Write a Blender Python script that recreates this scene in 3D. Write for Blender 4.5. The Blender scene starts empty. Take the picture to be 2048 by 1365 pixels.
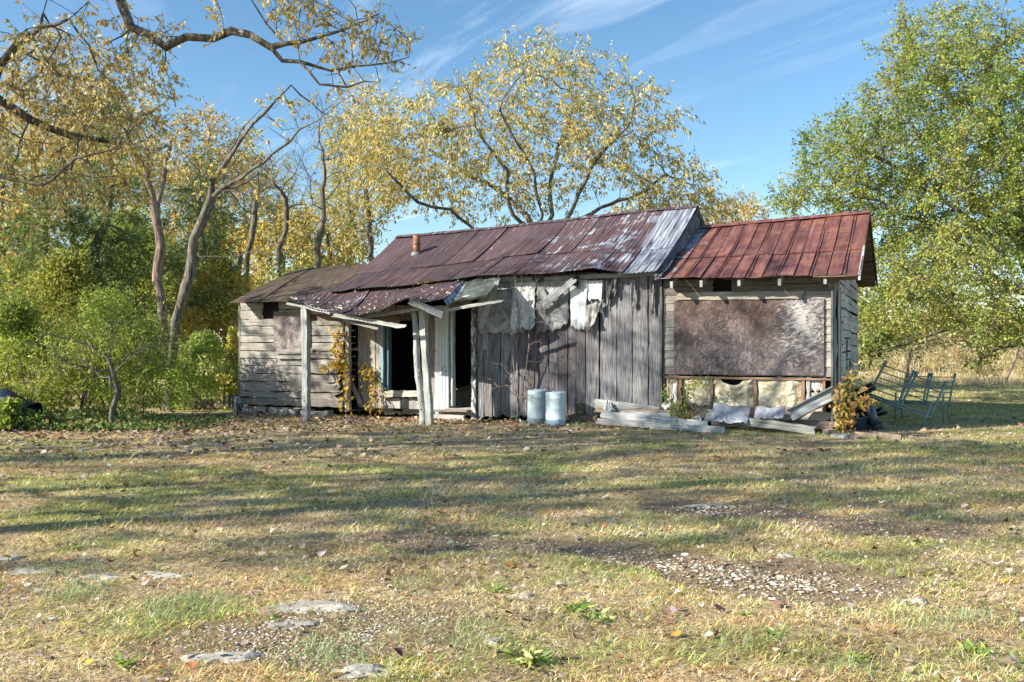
import bpy, math, random
import numpy as np
from mathutils import Vector
R = math.radians
rng = np.random.default_rng(7)
random.seed(7)

# ---------------------------------------------------------------- camera, sky, sun
scene = bpy.context.scene
COL = scene.collection
CAM_H = 1.38; FPX = 1800.0; HOR = 690.0
cam_d = bpy.data.cameras.new("camera"); cam = bpy.data.objects.new("camera", cam_d)
COL.objects.link(cam); scene.camera = cam
cam.location = (0, 0, CAM_H); cam.rotation_euler = (R(90), 0, 0)
cam_d.sensor_width = 36; cam_d.lens = FPX/2048*36; cam_d.shift_y = 7.5/2048
cam_d.clip_start = 0.05; cam_d.clip_end = 2000

SUN_ELEV = 28.0
LX, LY = 0.93, 0.366                        # the way the light travels over the ground
sun_az = math.atan2(-LX, -LY)               # compass bearing of the sun, from +Y clockwise
w = bpy.data.worlds.new("World"); scene.world = w; w.use_nodes = True
nt = w.node_tree; nt.nodes.clear()
def N(nt, t, **kw):
    n = nt.nodes.new(t)
    for k, v in kw.items():
        if k in n.inputs: n.inputs[k].default_value = v
        else: setattr(n, k, v)
    return n
def Lk(nt, a, ao, b, bi): nt.links.new(a.outputs[ao], b.inputs[bi])
out = N(nt, 'ShaderNodeOutputWorld'); bg = N(nt, 'ShaderNodeBackground'); bg.inputs['Strength'].default_value = 0.108
sky = N(nt, 'ShaderNodeTexSky'); sky.sky_type = 'NISHITA'; sky.sun_disc = False
sky.sun_elevation = R(SUN_ELEV); sky.sun_rotation = sun_az
sky.altitude = 200; sky.air_density = 1.0; sky.dust_density = 0.35; sky.ozone_density = 2.2
hs = N(nt, 'ShaderNodeHueSaturation', Hue=0.494, Saturation=1.14, Value=0.86)
Lk(nt, sky, 'Color', hs, 'Color')
tc = N(nt, 'ShaderNodeTexCoord'); sep = N(nt, 'ShaderNodeSeparateXYZ'); Lk(nt, tc, 'Generated', sep, 0)
zz = N(nt, 'ShaderNodeMath', operation='MAXIMUM'); zz.inputs[1].default_value = 0.04; Lk(nt, sep, 'Z', zz, 0)
dx = N(nt, 'ShaderNodeMath', operation='DIVIDE'); Lk(nt, sep, 'X', dx, 0); Lk(nt, zz, 0, dx, 1)
dy = N(nt, 'ShaderNodeMath', operation='DIVIDE'); Lk(nt, sep, 'Y', dy, 0); Lk(nt, zz, 0, dy, 1)
cmb = N(nt, 'ShaderNodeCombineXYZ'); Lk(nt, dx, 0, cmb, 0); Lk(nt, dy, 0, cmb, 1)
mp = N(nt, 'ShaderNodeMapping'); mp.inputs['Rotation'].default_value = (0, 0, R(64)); mp2 = N(nt, 'ShaderNodeMapping'); mp2.inputs['Scale'].default_value = (0.50, 2.4, 1); Lk(nt, mp, 0, mp2, 0)
mp.inputs['Location'].default_value = (0.35, 0.25, 0)
Lk(nt, cmb, 0, mp, 0)
nz = N(nt, 'ShaderNodeTexNoise', Scale=1.0, Detail=7.0, Roughness=0.62, Distortion=0.9); Lk(nt, mp2, 0, nz, 'Vector')
nb = N(nt, 'ShaderNodeTexNoise', Scale=0.55, Detail=3.0); Lk(nt, cmb, 0, nb, 'Vector')
cr = N(nt, 'ShaderNodeMapRange'); cr.inputs[1].default_value = 0.52; cr.inputs[2].default_value = 0.86; cr.inputs[4].default_value = 0.72; Lk(nt, nz, 'Fac', cr, 0)
cb = N(nt, 'ShaderNodeMapRange'); cb.inputs[1].default_value = 0.38; cb.inputs[2].default_value = 0.62; Lk(nt, nb, 'Fac', cb, 0)
cm = N(nt, 'ShaderNodeMath', operation='MULTIPLY'); Lk(nt, cr, 0, cm, 0); Lk(nt, cb, 0, cm, 1)
mx = N(nt, 'ShaderNodeMix'); mx.data_type = 'RGBA'
nt.links.new(cm.outputs[0], mx.inputs[0]); nt.links.new(hs.outputs[0], mx.inputs[6]); mx.inputs[7].default_value = (6.3, 6.9, 7.5, 1)
nt.links.new(mx.outputs[2], bg.inputs['Color']); Lk(nt, bg, 0, out, 0)

sd = bpy.data.lights.new("sun", 'SUN'); sd.energy = 5.0; sd.angle = R(0.55); sd.color = (1.0, 0.93, 0.80)
sun = bpy.data.objects.new("sun", sd); COL.objects.link(sun)
sun.rotation_euler = Vector((LX, LY, -math.tan(R(SUN_ELEV)))).to_track_quat('-Z', 'Y').to_euler()
scene.view_settings.view_transform = 'Standard'; scene.view_settings.look = 'None'
scene.view_settings.exposure = 1.12; scene.view_settings.gamma = 1.0
scene.view_settings.use_curve_mapping = False
scene.render.resolution_x = 1024; scene.render.resolution_y = 682

# ---------------------------------------------------------------- helpers
def P(px, py, Y): return np.array([(px-1024)/FPX*Y, Y, CAM_H-(py-HOR)/FPX*Y])
ANG = R(24.4)
E = np.array([math.cos(ANG), -math.sin(ANG)]); NB = np.array([math.sin(ANG), math.cos(ANG)])
P2 = np.array([4.917, 14.17])
def _s(px, d, base):
    r = np.array([(px-1024)/FPX, 1.0]); Y = (d + base@NB)/(r@NB); return Y, (Y*r-base)@E
_, s480 = _s(480, 0, P2)
O2 = P2 + s480*E                               # front left corner of the house on the ground
def F(px, py, d=0.0):
    Y, s = _s(px, d, O2); return np.array([s, d, CAM_H-(py-HOR)/FPX*Y])
def S(px, d=0.0): return F(px, 0, d)[0]
def Zp(px, py, d=0.0): return F(px, py, d)[2]
def W(v):                                      # house local -> world
    v = np.asarray(v, float); xy = O2 + v[0]*E + v[1]*NB; return np.array([xy[0], xy[1], v[2]])

def _hash(ix, iy, seed):
    h = (ix.astype(np.int64)*374761393 + iy.astype(np.int64)*668265263 + seed*1442695041) & 0xffffffff
    h = ((h ^ (h >> 13))*1274126177) & 0xffffffff
    return ((h ^ (h >> 16)) & 0xffff)/65535.0
def vn(x, y, seed=0):
    x = np.asarray(x, float); y = np.asarray(y, float)
    ix = np.floor(x); iy = np.floor(y); fx = x-ix; fy = y-iy
    fx = fx*fx*(3-2*fx); fy = fy*fy*(3-2*fy)
    a = _hash(ix, iy, seed); b = _hash(ix+1, iy, seed); c = _hash(ix, iy+1, seed); d = _hash(ix+1, iy+1, seed)
    return (a*(1-fx)+b*fx)*(1-fy) + (c*(1-fx)+d*fx)*fy
def fbm(x, y, seed=0, o=4):
    t = 0; a = .5; n = 0
    for i in range(o):
        t = t + a*vn(x*2**i, y*2**i, seed+i*17); n += a; a *= .5
    return t/n
def sstep(a, b, x):
    t = np.clip((x-a)/(b-a), 0, 1); return t*t*(3-2*t)

def gz(x, y):
    x = np.asarray(x, float); y = np.asarray(y, float)
    z = -0.09*sstep(2, -7, x)*sstep(8, 15, y) + (fbm(x*.35+3, y*.35, 5, 3)-.5)*.07*sstep(2, 6, y)
    z = z + (fbm(x*2.2, y*2.2, 9, 3)-.5)*.035
    return z + sstep(30, 60, y)*.5
def gzf(x, y): return float(gz(np.array([x]), np.array([y]))[0])

def tag(o, label=None, cat=None, group=None, kind=None):
    if label: o['label'] = label
    if cat: o['category'] = cat
    if group: o['group'] = group
    if kind: o['kind'] = kind
    return o
def empty(name, loc, rz=0, **kw):
    o = bpy.data.objects.new(name, None); COL.objects.link(o); o.location = tuple(loc); o.rotation_euler = (0, 0, rz)
    o.empty_display_size = .2
    return tag(o, **kw)
def link_mesh(name, me, mats, parent=None, loc=None, rot=None):
    for m in (mats if isinstance(mats, (list, tuple)) else [mats]): me.materials.append(m)
    o = bpy.data.objects.new(name, me); COL.objects.link(o)
    if parent is not None: o.parent = parent
    if loc is not None: o.location = tuple(loc)
    if rot is not None: o.rotation_euler = rot
    return o

class MB:
    def __init__(s): s.V = []; s.F = []; s.UV = []; s.T = []; s.M = []; s.n = 0; s.S = []
    def add(s, V, Fc, UV=None, tint=(1, 1, 1), mi=0, smooth=False):
        V = np.asarray(V, float); b = s.n; s.V.append(V); s.n += len(V)
        if UV is None: UV = V[:, :2]
        for f in Fc:
            s.F.append([b+i for i in f]); s.UV.extend([tuple(UV[i]) for i in f]); s.T.append(tint); s.M.append(mi); s.S.append(smooth)
    def grid(s, G, UV, tint=(1, 1, 1), mi=0, smooth=False):
        nu, nv = G.shape[:2]
        fc = [(i*nv+j, (i+1)*nv+j, (i+1)*nv+j+1, i*nv+j+1) for i in range(nu-1) for j in range(nv-1)]
        s.add(G.reshape(-1, 3), fc, UV.reshape(-1, 2), tint, mi, smooth)
    def box(s, c, size, tint=(1, 1, 1), mi=0, rot=None):
        hx, hy, hz = np.array(size)/2
        V = np.array([[x, y, z] for x in (-hx, hx) for y in (-hy, hy) for z in (-hz, hz)])
        if rot is not None: V = V@np.array(rot).T
        s.add(V+np.array(c), [(0, 1, 3, 2), (4, 6, 7, 5), (0, 4, 5, 1), (2, 3, 7, 6), (0, 2, 6, 4), (1, 5, 7, 3)], V[:, [0, 2]]+V[:, [1, 1]]*.5, tint, mi)
    def tube(s, pts, rad, k=8, tint=(1, 1, 1), mi=0, cap=True, smooth=True):
        pts = [np.asarray(p, float) for p in pts]
        if np.isscalar(rad): rad = [rad]*len(pts)
        n = len(pts); V = []; UV = []
        up = None; acc = 0
        for i in range(n):
            t = pts[min(i+1, n-1)]-pts[max(i-1, 0)]; t = t/(np.linalg.norm(t)+1e-9)
            if up is None:
                up = np.cross(t, [0, 0, 1.0] if abs(t[2]) < .9 else [1.0, 0, 0])
            up = up-t*(up@t); up /= np.linalg.norm(up)+1e-9
            sd_ = np.cross(t, up)
            if i: acc += np.linalg.norm(pts[i]-pts[i-1])
            for j in range(k):
                a = 2*math.pi*j/k
                V.append(pts[i]+rad[i]*(math.cos(a)*up+math.sin(a)*sd_)); UV.append((acc, j/k*6.28*rad[i]))
        fc = [(i*k+j, i*k+(j+1) % k, (i+1)*k+(j+1) % k, (i+1)*k+j) for i in range(n-1) for j in range(k)]
        if cap: fc += [tuple(range(k))[::-1], tuple((n-1)*k+j for j in range(k))]
        s.add(V, fc, np.array(UV), tint, mi, smooth)
    def plank(s, a, b, wv, tv, tint=None, n=8, m=3, edge=.004, enda=.0, endb=.0, warp=.0, mi=0):
        a, b, wv, tv = [np.asarray(q, float) for q in (a, b, wv, tv)]
        if tint is None:
            g = random.uniform(.72, 1.2); tint = (g, g*random.uniform(.97, 1.02), g*random.uniform(.93, 1.04))
        L = np.linalg.norm(b-a); ax = (b-a)/L; wl = np.linalg.norm(wv)
        G = np.zeros((n+1, m+1, 3)); UV = np.zeros((n+1, m+1, 2)); ou, ov = random.uniform(0, 50), random.uniform(0, 50)
        ea = np.abs(rng.normal(0, 1, m+1))*enda; eb = np.abs(rng.normal(0, 1, m+1))*endb
        el = rng.normal(0, edge, n+1); er = rng.normal(0, edge, n+1)
        ph = random.uniform(0, 6); wn = tv/np.linalg.norm(tv)
        for i in range(n+1):
            u = i/n
            for j in range(m+1):
                v = j/m-.5
                t0 = ea[j]/L; t1 = 1-eb[j]/L; uu = t0+(t1-t0)*u
                off = (el[i] if j == 0 else er[i] if j == m else 0)/max(wl, 1e-6)
                p = a+ax*L*uu+wv*(v+off)+wn*warp*(math.sin(u*4+ph)*.6+v*math.sin(u*3+ph*2))
                G[i, j] = p; UV[i, j] = (L*uu+ou, v*wl+ov)
        B = G+tv
        nv = m+1; nt_ = (n+1)*nv
        fc = [(i*nv+j, (i+1)*nv+j, (i+1)*nv+j+1, i*nv+j+1) for i in range(n) for j in range(m)]
        fb = [tuple(nt_+q for q in f[::-1]) for f in fc]
        per = [(i*nv, (i+1)*nv) for i in range(n)] + [(n*nv+j, n*nv+j+1) for j in range(m)] + [((i+1)*nv+m, i*nv+m) for i in range(n)] + [(j+1, j) for j in range(m)]
        fs = [(p_, nt_+p_, nt_+q_, q_) for p_, q_ in per]
        s.add(np.concatenate([G.reshape(-1, 3), B.reshape(-1, 3)]), fc+fb+fs, np.concatenate([UV.reshape(-1, 2)]*2), tint, mi)
    def build(s, name, mats, parent=None, loc=None, rot=None, origin=None):
        V = np.concatenate(s.V)
        if origin is not None: V = V-np.asarray(origin, float); loc = origin
        me = bpy.data.meshes.new(name); me.from_pydata(V.tolist(), [], s.F)
        uv = me.uv_layers.new(name="UVMap"); uv.data.foreach_set('uv', np.array(s.UV, dtype=np.float32).ravel())
        at = me.attributes.new('tint', 'FLOAT_COLOR', 'FACE')
        t = np.ones((len(s.F), 4), np.float32); t[:, :3] = np.array(s.T, float); at.data.foreach_set('color', t.ravel())
        me.polygons.foreach_set('material_index', s.M); me.polygons.foreach_set('use_smooth', s.S); me.update()
        return link_mesh(name, me, mats, parent, loc, rot)

def fast_mesh(name, V, tris, colr, mat, parent=None, loc=(0, 0, 0), smooth=False, nside=3):
    V = np.asarray(V, np.float32)-np.asarray(loc, np.float32); tris = np.asarray(tris, np.int32)
    me = bpy.data.meshes.new(name); me.vertices.add(len(V)); me.vertices.foreach_set('co', V.ravel())
    me.loops.add(tris.size); me.loops.foreach_set('vertex_index', tris.ravel())
    me.polygons.add(len(tris)); me.polygons.foreach_set('loop_start', np.arange(0, tris.size, nside, dtype=np.int32))
    try: me.polygons.foreach_set('loop_total', np.full(len(tris), nside, np.int32))
    except Exception: pass
    if smooth: me.polygons.foreach_set('use_smooth', np.ones(len(tris), bool))
    if colr is not None:
        at = me.attributes.new('col', 'FLOAT_COLOR', 'POINT'); c = np.ones((len(V), 4), np.float32); c[:, :3] = colr
        at.data.foreach_set('color', c.ravel())
    me.update(calc_edges=True)
    return link_mesh(name, me, mat, parent, loc)

# ---------------------------------------------------------------- materials
def mat_new(name):
    m = bpy.data.materials.new(name); m.use_nodes = True; t = m.node_tree; t.nodes.clear()
    o = N(t, 'ShaderNodeOutputMaterial'); b = N(t, 'ShaderNodeBsdfPrincipled'); Lk(t, b, 0, o, 0)
    b.inputs['Specular IOR Level'].default_value = .3
    return m, t, b
def ramp(t, src, stops, so=0):
    r = N(t, 'ShaderNodeValToRGB'); el = r.color_ramp.elements
    while len(el) < len(stops): el.new(.5)
    for e, (p, c) in zip(el, stops): e.position = p; e.color = (*c, 1)
    t.links.new(src.outputs[so], r.inputs[0]); return r
def mixc(t, f, a, b, mode='MIX', fac=None):
    m = N(t, 'ShaderNodeMix'); m.data_type = 'RGBA'; m.blend_type = mode
    if f is None: m.inputs[0].default_value = fac
    else: t.links.new(f, m.inputs[0])
    for i, q in ((6, a), (7, b)):
        if isinstance(q, tuple): m.inputs[i].default_value = (*q, 1)
        else: t.links.new(q, m.inputs[i])
    return m.outputs[2]
def noise(t, vec, scale, detail=4, rough=.55, dist=0, msc=None, rot=None):
    if rot is not None:
        mr_ = N(t, 'ShaderNodeMapping'); mr_.inputs['Rotation'].default_value = rot; t.links.new(vec, mr_.inputs[0]); vec = mr_.outputs[0]; rot = None
    if msc is not None or rot is not None:
        mp_ = N(t, 'ShaderNodeMapping')
        if msc is not None: mp_.inputs['Scale'].default_value = msc
        if rot is not None: mp_.inputs['Rotation'].default_value = rot
        t.links.new(vec, mp_.inputs[0]); vec = mp_.outputs[0]
    n = N(t, 'ShaderNodeTexNoise', Scale=scale, Detail=detail, Roughness=rough, Distortion=dist); t.links.new(vec, n.inputs['Vector']); return n
def rng_map(t, src, a, b, c=0, d=1):
    n = N(t, 'ShaderNodeMapRange'); n.inputs[1].default_value = a; n.inputs[2].default_value = b; n.inputs[3].default_value = c; n.inputs[4].default_value = d
    t.links.new(src, n.inputs[0]); return n.outputs[0]
def bump(t, b, h, st=.4, dist=.01):
    n = N(t, 'ShaderNodeBump', Strength=st, Distance=dist); t.links.new(h, n.inputs['Height']); t.links.new(n.outputs[0], b.inputs['Normal'])
def attr(t, name):
    a = N(t, 'ShaderNodeAttribute'); a.attribute_name = name; return a

def wood_mat(name, dark, mid, light, stain=(.10, .07, .055), stain_amt=.5, knots=True, sc=1.0, rough=.85):
    m, t, b = mat_new(name)
    c = N(t, 'ShaderNodeTexCoord'); uv = c.outputs['UV']; ob = c.outputs['Object']
    g1 = noise(t, uv, 1.0*sc, 8, .7, .3, msc=(2.5, 60, 1)); g2 = noise(t, uv, 1.0, 5, .6, .6, msc=(1.2, 14, 1))
    col = ramp(t, g1, [(.30, dark), (.47, mid), (.62, light), (.8, tuple(min(1, q*1.15) for q in light))]).outputs[0]
    col = mixc(t, rng_map(t, g2.outputs[0], .50, .72, 0, .65), col, dark)
    big = noise(t, ob, .9, 5, .6, .5); st = rng_map(t, big.outputs[0], .46, .66, 0, stain_amt)
    col = mixc(t, st, col, stain)
    fine = noise(t, ob, 9, 4, .6, 0); col = mixc(t, rng_map(t, fine.outputs[0], .3, .7, 0, .35), col, mixc(t, None, col, (1.25, 1.22, 1.2), 'MULTIPLY', 1.0))
    if knots:
        vo = N(t, 'ShaderNodeTexVoronoi', Scale=1.0); mp_ = N(t, 'ShaderNodeMapping'); mp_.inputs['Scale'].default_value = (1.3, 5, 1)
        t.links.new(uv, mp_.inputs[0]); t.links.new(mp_.outputs[0], vo.inputs['Vector'])
        col = mixc(t, rng_map(t, vo.outputs['Distance'], .03, .10, .8, 0), col, tuple(q*.35 for q in dark))
    col = mixc(t, None, col, attr(t, 'tint').outputs['Color'], 'MULTIPLY', 1.0)
    t.links.new(col, b.inputs['Base Color']); b.inputs['Roughness'].default_value = rough
    bump(t, b, g1.outputs[0], .55, .006); return m
M = {}
M['plank'] = wood_mat('weathered_plank', (.045, .043, .048), (.155, .155, .165), (.37, .365, .365), stain=(.065, .050, .050), stain_amt=.65)
M['siding'] = wood_mat('weathered_siding', (.13, .12, .11), (.30, .285, .265), (.50, .475, .44), stain=(.16, .125, .10), stain_amt=.5)
M['grey'] = wood_mat('grey_board', (.12, .12, .12), (.31, .32, .32), (.47, .48, .47), stain=(.16, .15, .14), stain_amt=.3)
M['brown'] = wood_mat('brown_board', (.05, .035, .026), (.14, .098, .07), (.24, .18, .13), stain=(.05, .035, .025), stain_amt=.4)
M['shade_lining'] = wood_mat('shade_black_interior_wood', (.004, .004, .004), (.010, .009, .009), (.018, .016, .015), knots=False, stain=(.006, .005, .005))  # near-black colour stands in for the shade inside the house

def painted_mat(name, paint, under, amt=.5):
    m, t, b = mat_new(name); c = N(t, 'ShaderNodeTexCoord')
    n = noise(t, c.outputs['Object'], 22, 6, .7, 0, msc=(1, 1, .35)); n2 = noise(t, c.outputs['Object'], 2.0, 3)
    f = N(t, 'ShaderNodeMath', operation='ADD'); Lk(t, n, 0, f, 0); t.links.new(rng_map(t, n2.outputs[0], 0, 1, -.25, .25), f.inputs[1])
    col = mixc(t, rng_map(t, f.outputs[0], amt, amt+.05), paint, under)
    col = mixc(t, None, col, attr(t, 'tint').outputs['Color'], 'MULTIPLY', 1.0)
    t.links.new(col, b.inputs['Base Color']); b.inputs['Roughness'].default_value = .7; bump(t, b, n.outputs[0], .3, .004); return m
M['white_paint'] = painted_mat('peeling_white_paint', (.60, .64, .64), (.13, .12, .12), .60)
M['peel'] = painted_mat('badly_peeling_paint', (.55, .57, .56), (.10, .09, .09), .47)
M['blue_paint'] = painted_mat('blue_green_paint', (.16, .27, .33), (.30, .31, .30), .58)

def osb_mat(name, c1, c2, c3, white_mask=True):
    m, t, b = mat_new(name); c = N(t, 'ShaderNodeTexCoord'); uv = c.outputs['UV']; ob = c.outputs['Object']
    cols = None; hs_ = None
    wob = noise(t, uv, 5, 2); wv = mixc(t, None, uv, wob.outputs['Color'], 'ADD', .12)
    for k, (ang, sc) in enumerate(((20, 1), (75, 1.2), (-40, .9), (110, 1.4))):
        v = noise(t, wv, 1.0, 4, .8, .2, msc=(4.5*sc, 30*sc, 1), rot=(0, 0, R(ang)))
        r_ = ramp(t, v, [(.36, c1), (.5, c2), (.63, c3)]).outputs[0]
        sel = noise(t, uv, 11+4*k, 3)
        cols = r_ if cols is None else mixc(t, rng_map(t, sel.outputs[0], .47, .53), cols, r_)
        hs_ = v
    md_ = noise(t, ob, 6.5, 6, .75, .9); cols = mixc(t, None, cols, ramp(t, md_, [(.36, (.55, .50, .48)), (.52, (.95, .93, .93)), (.66, (1.45, 1.42, 1.45))]).outputs[0], 'MULTIPLY', 1.0)
    big = noise(t, ob, 1.3, 6, .65, .6)
    cols = mixc(t, rng_map(t, big.outputs[0], .50, .68, 0, .5), cols, (.075, .052, .045))
    n5 = noise(t, ob, 3.1, 6, .7, .3); cols = mixc(t, rng_map(t, n5.outputs[0], .50, .68, 0, .25), cols, (.36, .34, .37))
    wv_ = noise(t, ob, 1.0, 6, .7, .4, msc=(7, 7, .9)); cols = mixc(t, rng_map(t, wv_.outputs[0], .50, .70, 0, .55), cols, (.06, .045, .042))
    if white_mask:
        at = attr(t, 'tint'); sp = N(t, 'ShaderNodeSeparateXYZ'); t.links.new(uv, sp.inputs[0])
        a = N(t, 'ShaderNodeMapping'); a.inputs['Location'].default_value = (-1.98, -.98, 0); t.links.new(uv, a.inputs[0])
        a.inputs['Scale'].default_value = (2.1, 1.25, 0); a.inputs['Location'].default_value = (-2.12*2.1, -.86*1.25, 0)
        ln = N(t, 'ShaderNodeVectorMath', operation='LENGTH'); t.links.new(a.outputs[0], ln.inputs[0])
        nn = noise(t, wv, 1, 5, .75, .5, msc=(10, 34, 1), rot=(0, 0, R(-20)))
        f = N(t, 'ShaderNodeMath', operation='MULTIPLY_ADD'); t.links.new(ln.outputs['Value'], f.inputs[0]); f.inputs[1].default_value = -.62; t.links.new(rng_map(t, nn.outputs[0], .32, .66, 0, 1), f.inputs[2])
        cols = mixc(t, rng_map(t, f.outputs[0], .10, .45, 0, .62), cols, (.56, .54, .53))
        # bleached lower half, dark brown stained upper half
        up = rng_map(t, sp.outputs['Y'], .35, .95, 0, 1)
        f2 = N(t, 'ShaderNodeMath', operation='MULTIPLY'); t.links.new(up, f2.inputs[0]); t.links.new(rng_map(t, big.outputs[0], .3, .6, .25, .75), f2.inputs[1])
        lx = rng_map(t, sp.outputs['X'], 1.5, 1.95, 1, 0)
        f3 = N(t, 'ShaderNodeMath', operation='MULTIPLY'); t.links.new(f2.outputs[0], f3.inputs[0]); t.links.new(lx, f3.inputs[1])
        cols = mixc(t, f3.outputs[0], cols, mixc(t, None, cols, (.62, .42, .28), 'MULTIPLY', 1.0))
    t.links.new(cols, b.inputs['Base Color']); b.inputs['Roughness'].default_value = .8; bump(t, b, hs_.outputs[0], .15, .002); return m
M['osb'] = osb_mat('weathered_strand_board', (.042, .033, .033), (.108, .090, .093), (.25, .225, .235))
M['osb2'] = osb_mat('grey_strand_board', (.15, .12, .11), (.30, .26, .25), (.44, .40, .38), False)

def tin_mat(name, base, alt, spots, rough=.5, metallic=.25, sc=1.0):
    m, t, b = mat_new(name); c = N(t, 'ShaderNodeTexCoord'); uv = c.outputs['UV']; ob = c.outputs['Object']
    n1 = noise(t, uv, 1.2*sc, 6, .65, .8); n2 = noise(t, uv, 7*sc, 5, .7, .3)
    col = mixc(t, rng_map(t, n1.outputs[0], .44, .6), base, alt)
    col = mixc(t, rng_map(t, n2.outputs[0], .56, .68, 0, .8), col, spots)
    st_ = noise(t, ob, 1.0, 6, .7, .3, msc=(16, 16, 2.2)); col = mixc(t, rng_map(t, st_.outputs[0], .50, .68, 0, .75), col, (.07, .07, .075))
    n3 = noise(t, ob, 3.4*sc, 6, .7, .7); col = mixc(t, rng_map(t, n3.outputs[0], .50, .66, 0, .5), col, alt)
    col = mixc(t, None, col, attr(t, 'tint').outputs['Color'], 'MULTIPLY', 1.0)
    t.links.new(col, b.inputs['Base Color']); b.inputs['Roughness'].default_value = rough; b.inputs['Metallic'].default_value = metallic
    bump(t, b, n1.outputs[0], .25, .03); return m
M['tin_white'] = tin_mat('white_tin', (.66, .68, .69), (.50, .53, .55), (.36, .33, .28), .45, .1)
M['tin_grey'] = tin_mat('grey_tin', (.26, .27, .28), (.085, .088, .095), (.40, .34, .25), .6, .1, 1.9)
M['tin_silver'] = tin_mat('silver_tin', (.50, .53, .57), (.32, .36, .42), (.44, .36, .29), .4, .3)
M['tar'] = tin_mat('tar_paper', (.03, .03, .035), (.06, .06, .065), (.12, .11, .10), .8, 0)

def corrugated_mat():
    # uv: u down the slope (m), v along the eave (m); tint.r = amount of bare galvanised metal
    m, t, b = mat_new('rusty_corrugated_metal'); c = N(t, 'ShaderNodeTexCoord'); uv = c.outputs['UV']; ob = c.outputs['Object']
    st = noise(t, uv, 1.0, 6, .65, .4, msc=(1.1, 13, 1)); pt = noise(t, ob, 1.6, 6, .65, .6); fn = noise(t, uv, 30, 4, .6)
    rust = ramp(t, st, [(.28, (.026, .018, .022)), (.44, (.066, .040, .044)), (.58, (.115, .072, .072)), (.74, (.24, .18, .18))]).outputs[0]
    rust = mixc(t, rng_map(t, pt.outputs[0], .44, .64, 0, .75), rust, (.085, .066, .078))
    p9 = noise(t, ob, 4.2, 6, .7, .5); rust = mixc(t, rng_map(t, p9.outputs[0], .52, .66, 0, .6), rust, (.10, .052, .042))
    galv = ramp(t, st, [(.32, (.055, .055, .07)), (.46, (.20, .21, .25)), (.58, (.42, .45, .50)), (.70, (.62, .66, .70))]).outputs[0]
    at = attr(t, 'tint'); sp = N(t, 'ShaderNodeSeparateColor'); Lk(t, at, 'Color', sp, 0)
    gm = noise(t, ob, 2.4, 7, .72, .8)
    f = N(t, 'ShaderNodeMath', operation='ADD'); Lk(t, sp, 0, f, 0); t.links.new(rng_map(t, gm.outputs[0], .25, .75, -.55, .55), f.inputs[1])
    f1 = N(t, 'ShaderNodeMath', operation='ADD'); Lk(t, f, 0, f1, 0); t.links.new(rng_map(t, st.outputs[0], .3, .7, -.25, .25), f1.inputs[1])
    mask = rng_map(t, f1.outputs[0], .42, .62)
    col = mixc(t, mask, rust, galv)
    g = N(t, 'ShaderNodeCombineColor'); Lk(t, sp, 1, g, 0); Lk(t, sp, 1, g, 1); Lk(t, sp, 1, g, 2)
    col = mixc(t, None, col, g.outputs[0], 'MULTIPLY', 1.0)
    t.links.new(col, b.inputs['Base Color']); t.links.new(rng_map(t, mask, 0, 1, .62, .45), b.inputs['Roughness'])
    t.links.new(rng_map(t, mask, 0, 1, .05, .35), b.inputs['Metallic'])
    bump(t, b, fn.outputs[0], .15, .003); return m
M['corr'] = corrugated_mat()
def moss_roof():
    m, t, b = mat_new('mossy_brown_metal'); c = N(t, 'ShaderNodeTexCoord'); uv = c.outputs['UV']; ob = c.outputs['Object']
    st = noise(t, uv, 1.0, 6, .65, .3, msc=(1.4, 16, 1)); pt = noise(t, ob, 2.2, 6, .7, .4)
    col = ramp(t, st, [(.3, (.045, .030, .022)), (.5, (.095, .066, .048)), (.72, (.17, .13, .10))]).outputs[0]
    col = mixc(t, rng_map(t, pt.outputs[0], .52, .68, 0, .7), col, (.115, .10, .045))
    t.links.new(col, b.inputs['Base Color']); b.inputs['Roughness'].default_value = .85; return m
M['mossroof'] = moss_roof()
def seam_roof():
    m, t, b = mat_new('red_rust_roof'); c = N(t, 'ShaderNodeTexCoord'); uv = c.outputs['UV']; ob = c.outputs['Object']
    st = noise(t, uv, 1.0, 6, .65, .5, msc=(1.0, 9, 1)); pt = noise(t, ob, 1.9, 6, .68, .8)
    col = ramp(t, st, [(.28, (.070, .024, .024)), (.48, (.135, .052, .045)), (.64, (.215, .098, .074)), (.80, (.42, .24, .16))]).outputs[0]
    col = mixc(t, rng_map(t, pt.outputs[0], .50, .66, 0, .7), col, (.30, .125, .075))
    p3 = noise(t, ob, 5.0, 6, .7, .6); col = mixc(t, rng_map(t, p3.outputs[0], .58, .74, 0, .45), col, (.36, .30, .27))
    at = attr(t, 'tint'); sp = N(t, 'ShaderNodeSeparateColor'); Lk(t, at, 'Color', sp, 0)
    gm = noise(t, ob, 3.0, 6, .7, .9)
    f = N(t, 'ShaderNodeMath', operation='ADD'); Lk(t, sp, 0, f, 0); t.links.new(rng_map(t, gm.outputs[0], .3, .7, -.5, .5), f.inputs[1])
    col = mixc(t, rng_map(t, f.outputs[0], .40, .62), col, (.33, .34, .36))
    g = N(t, 'ShaderNodeCombineColor'); [Lk(t, sp, 1, g, k) for k in range(3)]
    col = mixc(t, None, col, g.outputs[0], 'MULTIPLY', 1.0)
    t.links.new(col, b.inputs['Base Color']); b.inputs['Roughness'].default_value = .5; b.inputs['Metallic'].default_value = .1
    bump(t, b, pt.outputs[0], .2, .03); return m
M['seam'] = seam_roof()

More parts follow.
